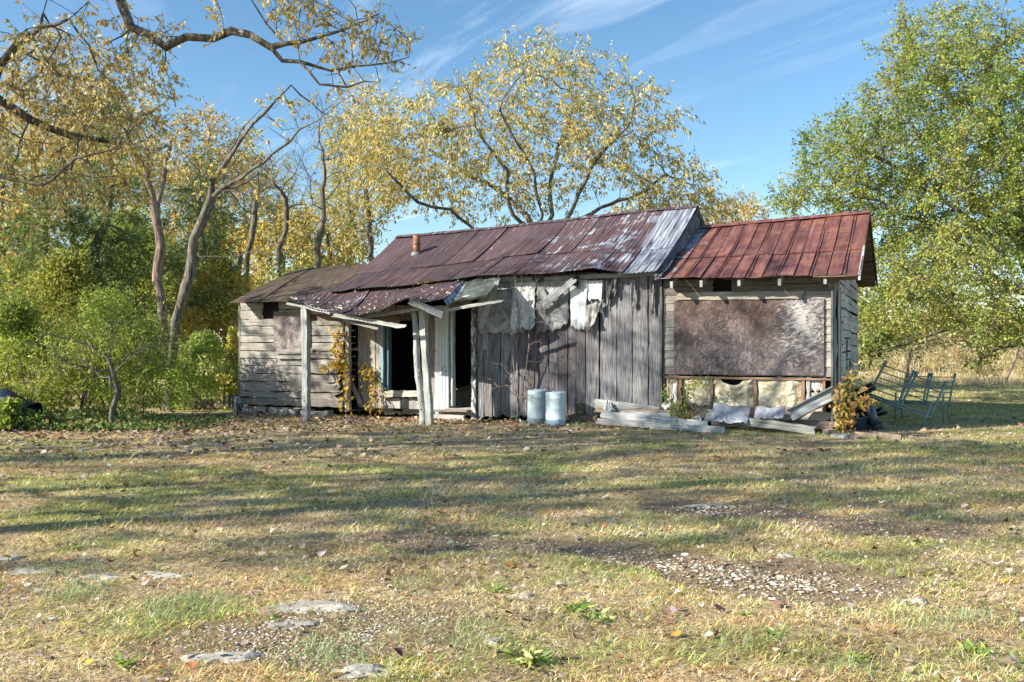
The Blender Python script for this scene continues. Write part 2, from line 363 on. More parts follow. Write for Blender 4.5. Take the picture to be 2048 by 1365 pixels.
def simple(name, c1, c2, sc=6, rough=.7, metallic=0, bs=.3, bd=.01, c3=None, coord='Object'):
    m, t, b = mat_new(name); c = N(t, 'ShaderNodeTexCoord')
    n = noise(t, c.outputs[coord], sc, 6, .62, .3)
    st = [(.35, c1), (.62, c2)] + ([(.75, c3)] if c3 else [])
    col = ramp(t, n, st).outputs[0]; col = mixc(t, None, col, attr(t, 'tint').outputs['Color'], 'MULTIPLY', 1.0)
    t.links.new(col, b.inputs['Base Color']); b.inputs['Roughness'].default_value = rough; b.inputs['Metallic'].default_value = metallic
    if bs: bump(t, b, n.outputs[0], bs, bd)
    return m
M['insul'] = simple('fibreglass_insulation', (.42, .34, .20), (.78, .71, .54), 9, .95, 0, 1.0, .06, (.90, .88, .80))
M['paper'] = simple('stained_paper_facing', (.40, .36, .33), (.60, .57, .54), 5, .8, 0, .2, .01, (.34, .25, .18))
M['stone'] = simple('grey_stone', (.22, .21, .195), (.42, .41, .39), 9, .9, 0, .8, .02, (.52, .51, .49))
M['pipe'] = simple('rusty_stovepipe', (.13, .05, .03), (.30, .15, .09), 9, .6, .3, .2, .003, (.42, .42, .42))
M['green_metal'] = simple('dull_green_painted_metal', (.15, .20, .175), (.25, .33, .29), 8, .55, .2, .2, .003)
M['black'] = simple('black_rubber', (.012, .013, .015), (.035, .037, .04), 9, .55, 0, .2, .004)
M['pan'] = simple('dark_blue_metal_pan', (.03, .04, .055), (.07, .085, .11), 7, .28, .5, .1, .002)
M['bluecloth'] = simple('dark_blue_sheeting', (.008, .020, .042), (.020, .042, .075), 3, .55, 0, .6, .06)
M['card'] = simple('old_cardboard', (.16, .12, .09), (.26, .20, .15), 5, .9)
M['teal'] = simple('teal_rubber_hose', (.03, .11, .12), (.05, .17, .18), 8, .4)
M['concrete'] = simple('rough_concrete', (.26, .25, .24), (.44, .43, .41), 12, .9, 0, .6, .01)
M['dirt_dark'] = simple('dark_soil', (.03, .022, .016), (.07, .055, .04), 8, .95, 0, .6, .03)
def barrel_mat():
    m, t, b = mat_new('translucent_blue_plastic'); c = N(t, 'ShaderNodeTexCoord'); sp = N(t, 'ShaderNodeSeparateXYZ'); Lk(t, c, 'Object', sp, 0)
    n = noise(t, c.outputs['Object'], 4, 6, .65, .4, msc=(1, 1, .35))
    col = ramp(t, n, [(.3, (.38, .47, .53)), (.55, (.52, .61, .67)), (.72, (.60, .66, .69))]).outputs[0]
    col = mixc(t, rng_map(t, sp.outputs['Z'], .095, .11, .75, 0), col, (.15, .27, .40))
    n2 = noise(t, c.outputs['Object'], 14, 5, .7, 0, msc=(1, 1, .2)); col = mixc(t, rng_map(t, n2.outputs[0], .56, .70, 0, .5), col, (.25, .26, .24))
    col = mixc(t, None, col, attr(t, 'tint').outputs['Color'], 'MULTIPLY', 1.0)
    t.links.new(col, b.inputs['Base Color']); b.inputs['Roughness'].default_value = .38; b.inputs['Subsurface Weight'].default_value = .15
    b.inputs['Subsurface Radius'].default_value = (.03, .04, .05); return m
M['barrel'] = barrel_mat()

def bark_mat(name, c1, c2, c3, lichen=None):
    m, t, b = mat_new(name); c = N(t, 'ShaderNodeTexCoord'); ob = c.outputs['Object']
    n = noise(t, ob, 13, 7, .75, .8, msc=(1, 1, .18)); n2 = noise(t, ob, 2.2, 4)
    col = ramp(t, n, [(.38, c1), (.5, c2), (.62, c3)]).outputs[0]
    if lichen: col = mixc(t, rng_map(t, n2.outputs[0], .48, .62, 0, .7), col, lichen)
    t.links.new(col, b.inputs['Base Color']); b.inputs['Roughness'].default_value = .95; bump(t, b, n.outputs[0], .9, .04); return m
M['bark'] = bark_mat('grey_bark', (.045, .038, .032), (.14, .12, .10), (.27, .245, .215), (.19, .20, .15))
M['bark_dark'] = bark_mat('dark_mossy_bark', (.03, .026, .022), (.12, .10, .085), (.27, .245, .22), (.13, .13, .06))
M['bark_warm'] = bark_mat('flaking_warm_bark', (.06, .042, .032), (.21, .155, .12), (.38, .31, .26))

def leaf_mat(name, trans=.35, rough=.55, spec=.25, boost=1.5):
    m = bpy.data.materials.new(name); m.use_nodes = True; t = m.node_tree; t.nodes.clear()
    o = N(t, 'ShaderNodeOutputMaterial'); b = N(t, 'ShaderNodeBsdfPrincipled'); tr = N(t, 'ShaderNodeBsdfTranslucent'); mx_ = N(t, 'ShaderNodeMixShader'); mx_.inputs[0].default_value = trans
    a = attr(t, 'col'); Lk(t, a, 'Color', b, 'Base Color')
    c = mixc(t, None, a.outputs['Color'], (boost, boost, boost*.7), 'MULTIPLY', 1.0); t.links.new(c, tr.inputs['Color'])
    b.inputs['Roughness'].default_value = rough; b.inputs['Specular IOR Level'].default_value = spec
    Lk(t, b, 0, mx_, 1); Lk(t, tr, 0, mx_, 2); Lk(t, mx_, 0, o, 0); return m
M['leaf'] = leaf_mat('autumn_leaf'); M['grass'] = leaf_mat('grass_blade', .25, .6, .2, 1.3); M['litter'] = leaf_mat('dry_fallen_leaf', .12, .7, .15, 1.2)

# ---------------------------------------------------------------- ground
def seg_dist(x, y, pts):
    d = np.full(np.shape(x), 1e9)
    for (x0, y0), (x1, y1) in zip(pts[:-1], pts[1:]):
        vx, vy = x1-x0, y1-y0; L2 = vx*vx+vy*vy
        t = np.clip(((x-x0)*vx+(y-y0)*vy)/L2, 0, 1)
        d = np.minimum(d, np.hypot(x-x0-t*vx, y-y0-t*vy))
    return d
def G2(px, py):
    Y = CAM_H*FPX/(py-HOR); return ((px-1024)/FPX*Y, Y)
TRACK_A = [G2(760, 1078), G2(950, 1085), G2(1150, 1100), G2(1300, 1112), G2(1420, 1135), G2(1560, 1150), G2(1680, 1180)]
TRACK_B = [G2(1395, 1012), G2(1500, 1022), G2(1620, 1035), G2(1720, 1048), G2(1860, 1065)]
GRAVEL = [G2(620, 1230), G2(780, 1240), G2(640, 1330), G2(480, 1290)]
def masks(x, y):
    wob = (fbm(x*1.6, y*1.6, 31, 4)-.5)
    a = seg_dist(x, y, TRACK_A)+wob*.75; b = seg_dist(x, y, TRACK_B)+wob*.8; g = seg_dist(x, y, GRAVEL)+wob*1.1
    bare = np.maximum(sstep(.44, .22, a), sstep(.60, .25, b))
    grav = np.maximum(sstep(.55, .1, g), .0)
    bare = np.maximum(bare, grav*.75)
    low = sstep(6.0, 4.4, y+x*.35+wob*2)*.45
    bare = np.maximum(bare, low*sstep(.42, .6, fbm(x*2.1, y*2.1, 77, 4)))
    n1 = fbm(x*.55+9, y*1.1, 41, 4); n2 = fbm(x*1.9, y*1.9, 43, 4)
    green = np.clip(sstep(.45, .68, n1*.62+n2*.38 + .05*sstep(3, 7, x)), 0, 1)
    green = np.maximum(green, .8*sstep(15, 19, y)*sstep(5, 7, x)+0*x)
    return bare, green, grav
def ground_patch(xs, ys):
    X, Y_ = np.meshgrid(xs, ys, indexing='ij'); Z = gz(X, Y_)
    bare, green, grav = masks(X, Y_)
    Z = Z-bare*.012
    V = np.stack([X, Y_, Z], -1).reshape(-1, 3); nu, nv = X.shape
    i, j = np.meshgrid(np.arange(nu-1), np.arange(nv-1), indexing='ij'); i = i.ravel(); j = j.ravel()
    Q = np.stack([i*nv+j, (i+1)*nv+j, (i+1)*nv+j+1, i*nv+j+1], -1)
    return V, Q, np.stack([bare, green, grav], -1).reshape(-1, 3)
def axis(pts):
    o = []
    for a, b, st in pts: o.extend(np.arange(a, b, st))
    o.append(pts[-1][1]); return np.array(sorted(set(np.round(o, 4))))
xs = axis([(-400, -100, 60), (-100, -30, 8), (-30, -10, 1), (-10, 10, .06), (10, 20, .25), (20, 40, 1), (40, 100, 10), (100, 400, 60)])
ys = axis([(-200, -30, 30), (-30, 2, 2), (2, 12, .05), (12, 20, .12), (20, 36, .8), (36, 100, 6), (100, 900, 100)])
V, Q, Cc = ground_patch(xs, ys)
def ground_mat():
    m, t, b = mat_new('lawn_soil'); c = N(t, 'ShaderNodeTexCoord'); ob = c.outputs['Object']
    a = attr(t, 'col'); sp = N(t, 'ShaderNodeSeparateColor'); Lk(t, a, 'Color', sp, 0)
    n1 = noise(t, ob, 26, 6, .7); n2 = noise(t, ob, 90, 4, .7); n3 = noise(t, ob, 3.2, 5, .6); n4 = noise(t, ob, 9, 5, .65, .3)
    thatch = ramp(t, n1, [(.28, (.12, .08, .045)), (.42, (.30, .215, .125)), (.56, (.52, .40, .24)), (.74, (.70, .58, .38))]).outputs[0]
    gr = ramp(t, n1, [(.28, (.08, .075, .03)), (.48, (.26, .25, .10)), (.72, (.46, .44, .20))]).outputs[0]
    soil = ramp(t, n4, [(.3, (.16, .11, .065)), (.55, (.29, .215, .135)), (.75, (.42, .33, .22))]).outputs[0]
    vo = N(t, 'ShaderNodeTexVoronoi', Scale=38.0); t.links.new(ob, vo.inputs['Vector'])
    peb = rng_map(t, vo.outputs['Distance'], .16, .30, 1, 0)
    pn = N(t, 'ShaderNodeMath', operation='MULTIPLY'); t.links.new(peb, pn.inputs[0]); t.links.new(rng_map(t, n3.outputs[0], .44, .60), pn.inputs[1])
    soil = mixc(t, pn.outputs[0], soil, (.50, .47, .42))
    moss = mixc(t, rng_map(t, n4.outputs[0], .5, .62, 0, .7), soil, (.13, .12, .035))
    soil = mixc(t, sp.outputs[2], soil, moss)
    vg = mixc(t, sp.outputs[1], thatch, gr)
    f = N(t, 'ShaderNodeMath', operation='ADD'); Lk(t, sp, 0, f, 0); t.links.new(rng_map(t, n4.outputs[0], .3, .7, -.2, .2), f.inputs[1])
    col = mixc(t, rng_map(t, f.outputs[0], .3, .6), vg, soil)
    t.links.new(col, b.inputs['Base Color']); b.inputs['Roughness'].default_value = .97; b.inputs['Specular IOR Level'].default_value = .1
    h = N(t, 'ShaderNodeMath', operation='ADD'); Lk(t, n1, 0, h, 0); t.links.new(pn.outputs[0], h.inputs[1])
    bump(t, b, h.outputs[0], .8, .03); return m
g = fast_mesh('ground', V, Q, Cc, ground_mat(), smooth=True, nside=4); tag(g, kind='structure')

# ------- grass blades
def pick(cols, idx, jit=.12):
    c = np.array(cols)[idx]; f = np.exp(rng.normal(0, jit, (len(idx), 1))); return np.clip(c*f*(1+rng.normal(0, .04, (len(idx), 3))), .005, .9)
def in_house(x, y, mgn=.0):
    rx = x-O2[0]; ry = y-O2[1]; s_ = rx*E[0]+ry*E[1]; d_ = rx*NB[0]+ry*NB[1]
    return (s_ > -mgn) & (s_ < S(1672)+mgn) & (d_ > -mgn+.02) & (d_ < 5.3+mgn)
def frustum_pts(n, y0, y1, mgn=.27):
    y = np.sqrt(rng.uniform(y0*y0, y1*y1, n)); x = rng.uniform(-1, 1, n)*(.57+mgn)*y
    return x, y
def blades(n, y0, y1, h0, h1, wd, seg2):
    n = int(n*1.3); x, y = frustum_pts(n, y0, y1)
    bare, green, grav = masks(x, y)
    patch = fbm(x*5, y*5, 55, 3)
    keep = (rng.random(n) > bare*.96) & (~in_house(x, y)) & (rng.random(n) < .18+1.5*sstep(.34, .62, fbm(x*7, y*7, 55, 3)))
    x, y, green, bare = x[keep], y[keep], green[keep], bare[keep]; n = len(x); z = gz(x, y)-.004
    isg = rng.random(n) < .12+.36*green
    tuft = fbm(x*2.4+5, y*2.4, 66, 3)
    ln = rng.uniform(h0, h1, n)*(.6+.9*tuft)*np.where(isg, 1.15, 1.0)*(1-.5*bare); az = rng.uniform(0, 2*math.pi, n)
    lean = np.where(isg, rng.uniform(.6, 1.35, n), rng.uniform(.75, 1.5, n))
    dx_ = np.cos(az)*np.sin(lean); dy_ = np.sin(az)*np.sin(lean); dz_ = np.cos(lean)
    D = np.stack([dx_, dy_, dz_], -1); B = np.stack([x, y, z], -1)
    sv = np.stack([-np.sin(az+rng.normal(0, .8, n)), np.cos(az), np.zeros(n)], -1); ww = (wd*rng.uniform(.6, 1.3, n))[:, None]
    gi = rng.integers(0, 4, n); ti = rng.integers(0, 5, n)
    cg = pick([(.32, .40, .10), (.46, .50, .14), (.58, .57, .20), (.26, .36, .13)], gi, .28); ct = pick([(.78, .60, .30), (.86, .72, .40), (.62, .42, .20), (.36, .23, .12), (.88, .80, .58)], ti, .30)
    bl = sstep(.42, .6, fbm(x*1.1, y*2.2, 93, 4))[:, None]; ct = ct*(1.12-.42*bl)
    pink = sstep(.5, .65, fbm(x*.8, y*1.3, 91, 3))[:, None]; ct = ct*(1-pink*np.array([.05, .19, .25]))
    col = np.where(isg[:, None], cg, ct)*(.62+.75*fbm(x*13, y*13, 97, 2))[:, None]
    if seg2:
        mid = B+D*ln[:, None]*.55; D2 = D.copy(); D2[:, 2] -= rng.uniform(.3, .8, n); D2 /= np.linalg.norm(D2, axis=1)[:, None]; tip = mid+D2*ln[:, None]*.5
        tip[:, 2] = np.maximum(tip[:, 2], z+.002)
        Vv = np.stack([B-sv*ww, B+sv*ww, mid-sv*ww*.8, mid+sv*ww*.8, tip], 1).reshape(-1, 3); k = 5
        T = np.array([[0, 1, 3], [0, 3, 2], [2, 3, 4]])
    else:
        tip = B+D*ln[:, None]; Vv = np.stack([B-sv*ww, B+sv*ww, tip], 1).reshape(-1, 3); k = 3; T = np.array([[0, 1, 2]])
    Tt = (np.arange(n)[:, None, None]*k+T[None]).reshape(-1, 3)
    return Vv, Tt, np.repeat(col, k, 0)
parts = [blades(270000, 3.2, 6.5, .02, .065, .0018, True), blades(260000, 6.5, 12, .025, .07, .0034, False), blades(120000, 12, 20, .03, .07, .005, False), blades(60000, 20, 40, .04, .10, .011, False)]
off = 0; VV = []; TT = []; CC = []
for v_, t_, c_ in parts: VV.append(v_); TT.append(t_+off); CC.append(c_); off += len(v_)
o = fast_mesh('grass', np.concatenate(VV), np.concatenate(TT), np.concatenate(CC), M['grass'])
tag(o, 'short matted lawn grass, part green and part dried to tan', 'grass', kind='stuff')

# ------- leaves as meshes
def leaf_geo(Pn, A, L_, W_, col, fold=.25):
    n = len(Pn); A = A/(np.linalg.norm(A, axis=1)[:, None]+1e-9)
    r = rng.normal(0, 1, (n, 3)); s_ = np.cross(A, r); s_ /= np.linalg.norm(s_, axis=1)[:, None]+1e-9; nn = np.cross(A, s_)
    L1 = L_[:, None]; W1 = W_[:, None]
    mid = Pn+A*L1*.45
    a = mid+s_*W1*.5+nn*W1*fold; b = mid-s_*W1*.5+nn*W1*fold; tip = Pn+A*L1+nn*W1*rng.normal(0, .3, (n, 1))
    Vv = np.stack([Pn, a, tip, b], 1).reshape(-1, 3)
    T = (np.arange(n)[:, None, None]*4+np.array([[0, 1, 2], [0, 2, 3]])[None]).reshape(-1, 3)
    return Vv, T, np.repeat(col, 4, 0)
def litter_geo(Pn, az, L_, W_, col):
    n = len(Pn); cx, sx = np.cos(az), np.sin(az); c1 = rng.uniform(.1, .9, n); c2 = rng.uniform(-.6, .9, n); tilt = rng.normal(0, .25, n); roll = rng.normal(0, .35, n)
    us = [0, .22, .5, .78, 1.0]; hw = [0, .36, .5, .34, 0]; P_ = []
    jag = 1+rng.normal(0, .22, (n, 8)); k = 0
    for u, h in zip(us, hw):
        for sd in ((0,) if h == 0 else (-1, 1)):
            x = (u-.5)*L_; y = sd*h*W_*jag[:, k]; z = c1*(u-.5)**2*L_*1.6+c2*(y/W_)**2*W_*1.4+x*tilt+y*roll; k += 1
            P_.append(np.stack([Pn[:, 0]+x*cx-y*sx, Pn[:, 1]+x*sx+y*cx, Pn[:, 2]+z], -1))
    V = np.stack(P_, 1).reshape(-1, 3); T = np.array([[0, 1, 2], [1, 3, 4], [1, 4, 2], [3, 5, 6], [3, 6, 4], [5, 7, 6]])
    return V, (np.arange(n)[:, None, None]*8+T[None]).reshape(-1, 3), np.repeat(col, 8, 0)
def litter(n, y0, y1, lo, hi, dens=None, xr=None):
    x, y = frustum_pts(n, y0, y1)
    if xr is not None: x = rng.uniform(*xr, n); y = rng.uniform(y0, y1, n)
    k = ~in_house(x, y)
    if dens is not None: k &= rng.random(n) < dens(x, y)
    x, y = x[k], y[k]; n = len(x); z = gz(x, y)+rng.uniform(.006, .03, n)
    az = rng.uniform(0, 6.28, n); A = np.stack([np.cos(az), np.sin(az), rng.normal(0, .35, n)], -1)
    c = pick([(.44, .36, .29), (.34, .25, .19), (.24, .15, .10), (.13, .08, .055), (.55, .48, .42), (.36, .15, .06), (.50, .34, .07)], rng.choice(7, n, p=[.24, .2, .2, .14, .14, .06, .02]), .15)
    L_ = rng.uniform(lo, hi, n); v, t, cc = litter_geo(np.stack([x, y, z], -1), az, L_, L_*rng.uniform(.45, .8, n), c)
    v[:, 2] = np.maximum(v[:, 2], gz(v[:, 0], v[:, 1])+.003)
    return v, t, cc
def join(ps):
    off = 0; VV = []; TT = []; CC = []
    for v_, t_, c_ in ps: VV.append(v_); TT.append(t_+off); CC.append(c_); off += len(v_)
    return np.concatenate(VV), np.concatenate(TT), np.concatenate(CC)
dl = lambda x, y: .22+.78*sstep(0, -6, x)*sstep(7, 11, y)+.0*x
ps = [litter(7000, 3.3, 7.5, .010, .028), litter(4000, 7.5, 12, .018, .04), litter(900, 3.3, 7, .02, .065), litter(2300, 7, 12, .03, .08, dl), litter(7500, 11, 17.5, .05, .11, dl), litter(3000, 14.5, 19, .05, .1, lambda x, y: .5+.5*sstep(-1, -4, x), (-9, 1.5)), litter(2500, 17, 26, .06, .12, lambda x, y: .6*sstep(-3, -5, x))]
# leaves gathered along the foot of the wall
n = 1600; s_ = rng.uniform(0, S(1330), n); d_ = -np.abs(rng.normal(0, .28, n))-.03
xy = O2[None]+s_[:, None]*E+d_[:, None]*NB; az = rng.uniform(0, 6.28, n)
c = pick([(.46, .37, .30), (.34, .20, .12), (.24, .12, .07), (.5, .42, .34)], rng.integers(0, 4, n)); L_ = rng.uniform(.05, .1, n)
ps.append(leaf_geo(np.stack([xy[:, 0], xy[:, 1], gz(xy[:, 0], xy[:, 1])+.015], -1), np.stack([np.cos(az), np.sin(az), rng.normal(0, .3, n)], -1), L_, L_*.6, c, .5))
o = fast_mesh('fallen_leaves', *join(ps), M['litter']); tag(o, 'dry curled leaves fallen over the lawn', 'fallen leaves', kind='stuff')

# ------- gravel and pebbles as tiny rocks
def pebbles(n):
    out_ = []
    ico = np.array([[0, 0, 1], [.9, 0, .1], [.28, .85, .1], [-.72, .53, .1], [-.72, -.53, .1], [.28, -.85, .1], [0, 0, -.6]])
    tf = [(0, 1, 2), (0, 2, 3), (0, 3, 4), (0, 4, 5), (0, 5, 1), (6, 2, 1), (6, 3, 2), (6, 4, 3), (6, 5, 4), (6, 1, 5)]
    def line(pts, n, sp, lo, hi):
        p = np.array(pts); i = rng.integers(0, len(p)-1, n); t = rng.random((n, 1)); q = p[i]*(1-t)+p[i+1]*t+rng.normal(0, 1, (n, 2))*sp
        return q, rng.uniform(lo, hi, n)*1.15
    sets = [line(TRACK_A, 1500, (.25, .12), .004, .012), line([G2(1150, 1115), G2(1300, 1125), G2(1400, 1130)], 170, (.1, .04), .008, .022), line([G2(1470, 1145), G2(1560, 1160), G2(1650, 1185)], 240, (.20, .08), .006, .022),
            line(TRACK_B, 600, (.3, .14), .004, .013), line(GRAVEL, 2600, (.32, .22), .003, .012), line([G2(200, 1320), G2(700, 1345), G2(560, 1180), G2(900, 1330)], 1500, (.35, .2), .003, .011), line([G2(1390, 1008), G2(1460, 1025)], 110, (.12, .06), .008, .026)]
    q = np.concatenate([a for a, b in sets]); r = np.concatenate([b for a, b in sets]); n = len(q)
    sc = r[:, None]*np.stack([rng.uniform(.7, 1.5, n), rng.uniform(.7, 1.3, n), rng.uniform(.2, .45, n)], -1); az = rng.uniform(0, 6.28, n)
    Vb = ico[None]*(1+rng.normal(0, .28, (n, 7, 3))); Vb = Vb*sc[:, None]
    c_, s__ = np.cos(az)[:, None], np.sin(az)[:, None]; X = Vb[..., 0]*c_-Vb[..., 1]*s__; Y_ = Vb[..., 0]*s__+Vb[..., 1]*c_
    Z = Vb[..., 2]+(gz(q[:, 0], q[:, 1])-.009)[:, None]
    Vv = np.stack([X+q[:, :1], Y_+q[:, 1:], Z], -1).reshape(-1, 3); T = (np.arange(n)[:, None, None]*7+np.array(tf)[None]).reshape(-1, 3)
    col = pick([(.46, .41, .33), (.36, .30, .22), (.60, .55, .47), (.28, .22, .15)], rng.integers(0, 4, n))
    return Vv, T, np.repeat(col, 7, 0)
mg, t, b = mat_new('gravel_stone'); Lk(t, attr(t, 'col'), 'Color', b, 'Base Color'); b.inputs['Roughness'].default_value = .9
o = fast_mesh('gravel', *pebbles(0), mg); tag(o, 'pale gravel showing in worn bare patches of the lawn', 'gravel', kind='stuff')

# ---------------------------------------------------------------- the house
SW = S(1672)                                   # length of the front
house = empty('abandoned_house', (O2[0], O2[1], 0), -ANG, label='long weathered grey wooden house with rusty metal roofs and a collapsing porch', cat='house')
H = house
def hb(): return MB()
# left siding wall (horizontal boards)
sL0, sL1 = 0.0, S(690)
m = hb(); z = .12
hole = (S(527), S(557), Zp(540, 636), Zp(540, 606))
while z < 2.40:
    h = random.uniform(.135, .20); zt = min(z+h, 2.42); gap = random.choice([.009, .012, .020, .014])
    c0 = (zt+z)/2
    e_r = sL1+random.uniform(-.05, .02)
    rag = .10 if z < 1.2 else .03
    if z < 1.0: e_r -= random.uniform(0, .12)
    dz = random.uniform(-.012, .012) if z < .9 else 0
    segs = [(sL0, e_r)]
    if hole[2] < c0 < hole[3]: segs = [(sL0, hole[0]), (hole[1], e_r)]
    g0 = random.uniform(.85, 1.15)*(1.0 if z > .35 else .75)
    for a_, b_ in segs:
        m.plank((a_, 0, c0), (b_, 0, c0+dz), (0, 0, zt-z-gap), (0, .025, 0), (g0, g0*.99, g0*.97), n=14, m=3, edge=.004 if z > .9 else .010, endb=rag if b_ == e_r else .02, warp=.006)
    z = zt
m.build('siding_wall', M['siding'], H)
m = hb(); m.plank((-.03, .05, -.02), (-.03, .05, 2.20), (.0, .12, 0), (.03, 0, 0), (.7, .7, .7))
m.build('corner_board', M['siding'], H)
# left gable wall
m = hb(); z = .1
while z < 2.4:
    m.plank((-.005, 5.3, z+.08), (-.005, .03, z+.08), (0, 0, .155), (.025, 0, 0)); z += .165
while z < 2.95:
    q0 = (z+.165+.12-2.25)/.335-.42; m.plank((-.005, 4.9-q0, z+.08), (-.005, q0, z+.08), (0, 0, .155), (.025, 0, 0)); z += .165
m.build('gable_wall', M['siding'], H)
# boarded window on the left part
m = hb(); a_, b_ = S(549), S(622); zt_, zb_ = Zp(585, 623), Zp(585, 699)
m.plank(((a_+b_)/2, -.03, zb_), ((a_+b_)/2, -.03, zt_), (b_-a_, 0, 0), (0, .02, 0), (1, 1, 1), n=2, m=2, edge=.002)
wb = m.build('window_board', M['osb2'], H)
m = hb(); m.plank((S(555), -.05, Zp(590, 703)), (S(629), -.05, Zp(590, 702)), (0, 0, .10), (0, .03, 0), (1.25, 1.22, 1.15), endb=.02); m.plank((S(557), -.07, Zp(590, 716)), (S(625), -.07, Zp(590, 716)), (0, 0, .045), (0, .04, 0), (1.25, 1.22, 1.15))
m.build('window_sill', M['siding'], wb)
# foundation stones under the left wall and red brick
m = hb()
for i in range(9):
    s0 = .15+i*.26+random.uniform(-.05, .05); r_ = random.uniform(.07, .12)
    m.box((s0, .02, random.uniform(-.02, .02)), (r_*2, .2, r_*1.2), mi=0, rot=[[1, 0, random.uniform(-.15, .15)], [0, 1, 0], [random.uniform(-.15, .15), 0, 1]])
m.build('foundation', M['stone'], H)
# recessed wall with vertical planks
RD = .30
m = hb()
def vplanks(m, pxs, ytop, ybot, d, tints=None, ragb=.03, ragt=.01, edge=.004, ex=None):
    for i, (a_, b_) in enumerate(zip(pxs[:-1], pxs[1:])):
        s0, s1 = S(a_, d), S(b_, d); zb0 = Zp((a_+b_)/2, ybot, d)+random.uniform(-.02, .02); zt0 = Zp((a_+b_)/2, ytop, d)
        tt = tints[i] if tints else None
        lean = random.uniform(-.008, .008)
        m.plank(((s0+s1)/2, d+random.uniform(-.006, .006), zb0), ((s0+s1)/2+lean, d+random.uniform(-.006, .006), zt0), (s1-s0-random.choice([.008, .012, .024]), 0, 0), (0, .025, 0), tt, n=14, m=4, edge=edge, enda=ragb, endb=ragt, warp=.007)
vplanks(m, [716, 734, 751, 767], 612, 827, RD); vplanks(m, [700, 716], 612, 640, RD)
vplanks(m, [767, 785, 801, 818, 833, 852, 871], 796, 830, RD)
vplanks(m, [846, 858, 871], 612, 800, RD)
vplanks(m, [767, 790, 812, 846], 610, 640, RD)
m.build('plank_wall', M['siding'], H)
m = hb()
m.plank((S(694, 0), -.01, .02), (S(694, 0), -.01, 2.2), (.09, 0, 0), (0, .09, 0), n=12, edge=.008, enda=.05)
m.plank((S(700, RD), RD-.03, Zp(708, 700, RD)), (S(716, RD), RD-.03, Zp(708, 698, RD)), (0, 0, .05), (0, .05, 0)); m.plank((S(700, RD), RD-.02, Zp(708, 818, RD)), (S(718, RD), RD-.02, Zp(708, 818, RD)), (0, 0, .06), (0, .05, 0))
m.plank((S(697, RD-.1), RD-.12, Zp(699, 752)), (S(722, RD-.1), RD-.12, Zp(722, 812)), (.085, 0, .03), (0, .02, 0), endb=.03)
m.build('wall_stud', M['siding'], H)
# window opening
m = hb()
m.plank((S(767, RD)-.02, RD-.03, Zp(770, 780, RD)), (S(767, RD)-.02, RD-.03, Zp(770, 645, RD)), (.05, 0, 0), (0, .10, 0), (1.1, 1.1, 1.1), n=8)
m.plank((S(773, RD), RD+.03, Zp(773, 780, RD)), (S(773, RD), RD+.03, Zp(773, 645, RD)), (.05, 0, 0), (0, .12, 0), (.5, .6, .7), n=8)
wf = m.build('window_frame', M['blue_paint'], H)
m = hb(); m.plank((S(757, RD-.1), RD-.10, Zp(760, 788, RD)), (S(838, RD-.1), RD-.10, Zp(838, 787, RD)), (0, .02, .125), (0, .13, -.01), (1.15, 1.13, 1.08), n=10, enda=.04, endb=.03)
m.build('window_sill', M['siding'], wf)
# door surround: broad white post-board, inner jamb, right jamb, threshold and step
m = hb(); dd = .0
m.plank((S(884, dd), dd-.02, Zp(884, 836, dd)), (S(884, dd), dd-.02, Zp(884, 612, dd)), (S(897)-S(871), 0, 0), (0, .30, 0), (1, 1.02, 1.03), n=10, m=2)
for q in (878, 884, 890): m.plank((S(q), dd-.032, Zp(q, 828, dd)), (S(q), dd-.032, Zp(q, 614, dd)), (.018, 0, 0), (0, .012, 0), (.9, .95, .97), n=4, m=1)
m.plank((S(902), dd+.02, Zp(902, 812, dd)), (S(902), dd+.02, Zp(902, 620, dd)), (.035, 0, 0), (0, .1, 0), (1, 1, 1), n=6)
df = m.build('door_frame', M['white_paint'], H)
m = hb(); m.plank((S(949), dd-.05, .0), (S(949), dd-.05, Zp(949, 612, dd)), (S(954)-S(945), 0, 0), (0, .15, 0), (1, 1, 1), n=14, m=3)
m.build('door_jamb', M['peel'], H)
m = hb(); m.plank((S(890), -.03, Zp(900, 824, -.03)), (S(944), -.03, Zp(930, 824, -.03)), (0, 0, .13), (0, .3, 0), (.9, .85, .8)); m.plank((S(874), -.14, Zp(900, 835, -.1)), (S(938), -.14, Zp(900, 835, -.1)), (0, .0, .10), (0, .10, 0), (1.15, 1.15, 1.12), n=6, endb=.03)
m.plank((S(874), -.03, .16), (S(944), -.03, .18), (0, .35, .01), (0, 0, -.03), (.7, .65, .6))
m.build('door_step', M['siding'], H)
# main wall of broad vertical planks
m = hb()
px_ = [955, 968, 985, 1001, 1018, 1038, 1058, 1077, 1098, 1116, 1135, 1152, 1171]
tn = [(.85, .86, .9), (.8, .74, .70), (.72, .76, .8), (.92, .94, .98), (.80, .82, .86), (.60, .57, .6), (.52, .45, .45), (.56, .53, .55), (.60, .57, .60), (.54, .51, .54), (.64, .61, .64), (.58, .55, .58)]
vplanks(m, px_, 545, 836, 0, tn, ragb=.03)
px_ = [1171, 1198.5]; vplanks(m, px_, 545, 832, -.01, [(1.02, 1.0, .98)], ragb=.05)
px_ = [1200, 1233, 1264.5, 1297, 1321]
vplanks(m, px_, 545, 826, 0, [(.95, .96, .98), (.85, .87, .9), (1.0, .99, .97), (.92, .93, .95)], ragb=.03, edge=.003)
m.build('plank_wall', M['plank'], H)
m = hb(); m.plank((S(972), -.025, Zp(972, 700)), (S(972), -.025, Zp(972, 668)), (.11, 0, 0), (0, .02, 0), (.75, .8, .85), n=2, edge=.001); m.build('patch_board', M['grey'], H)
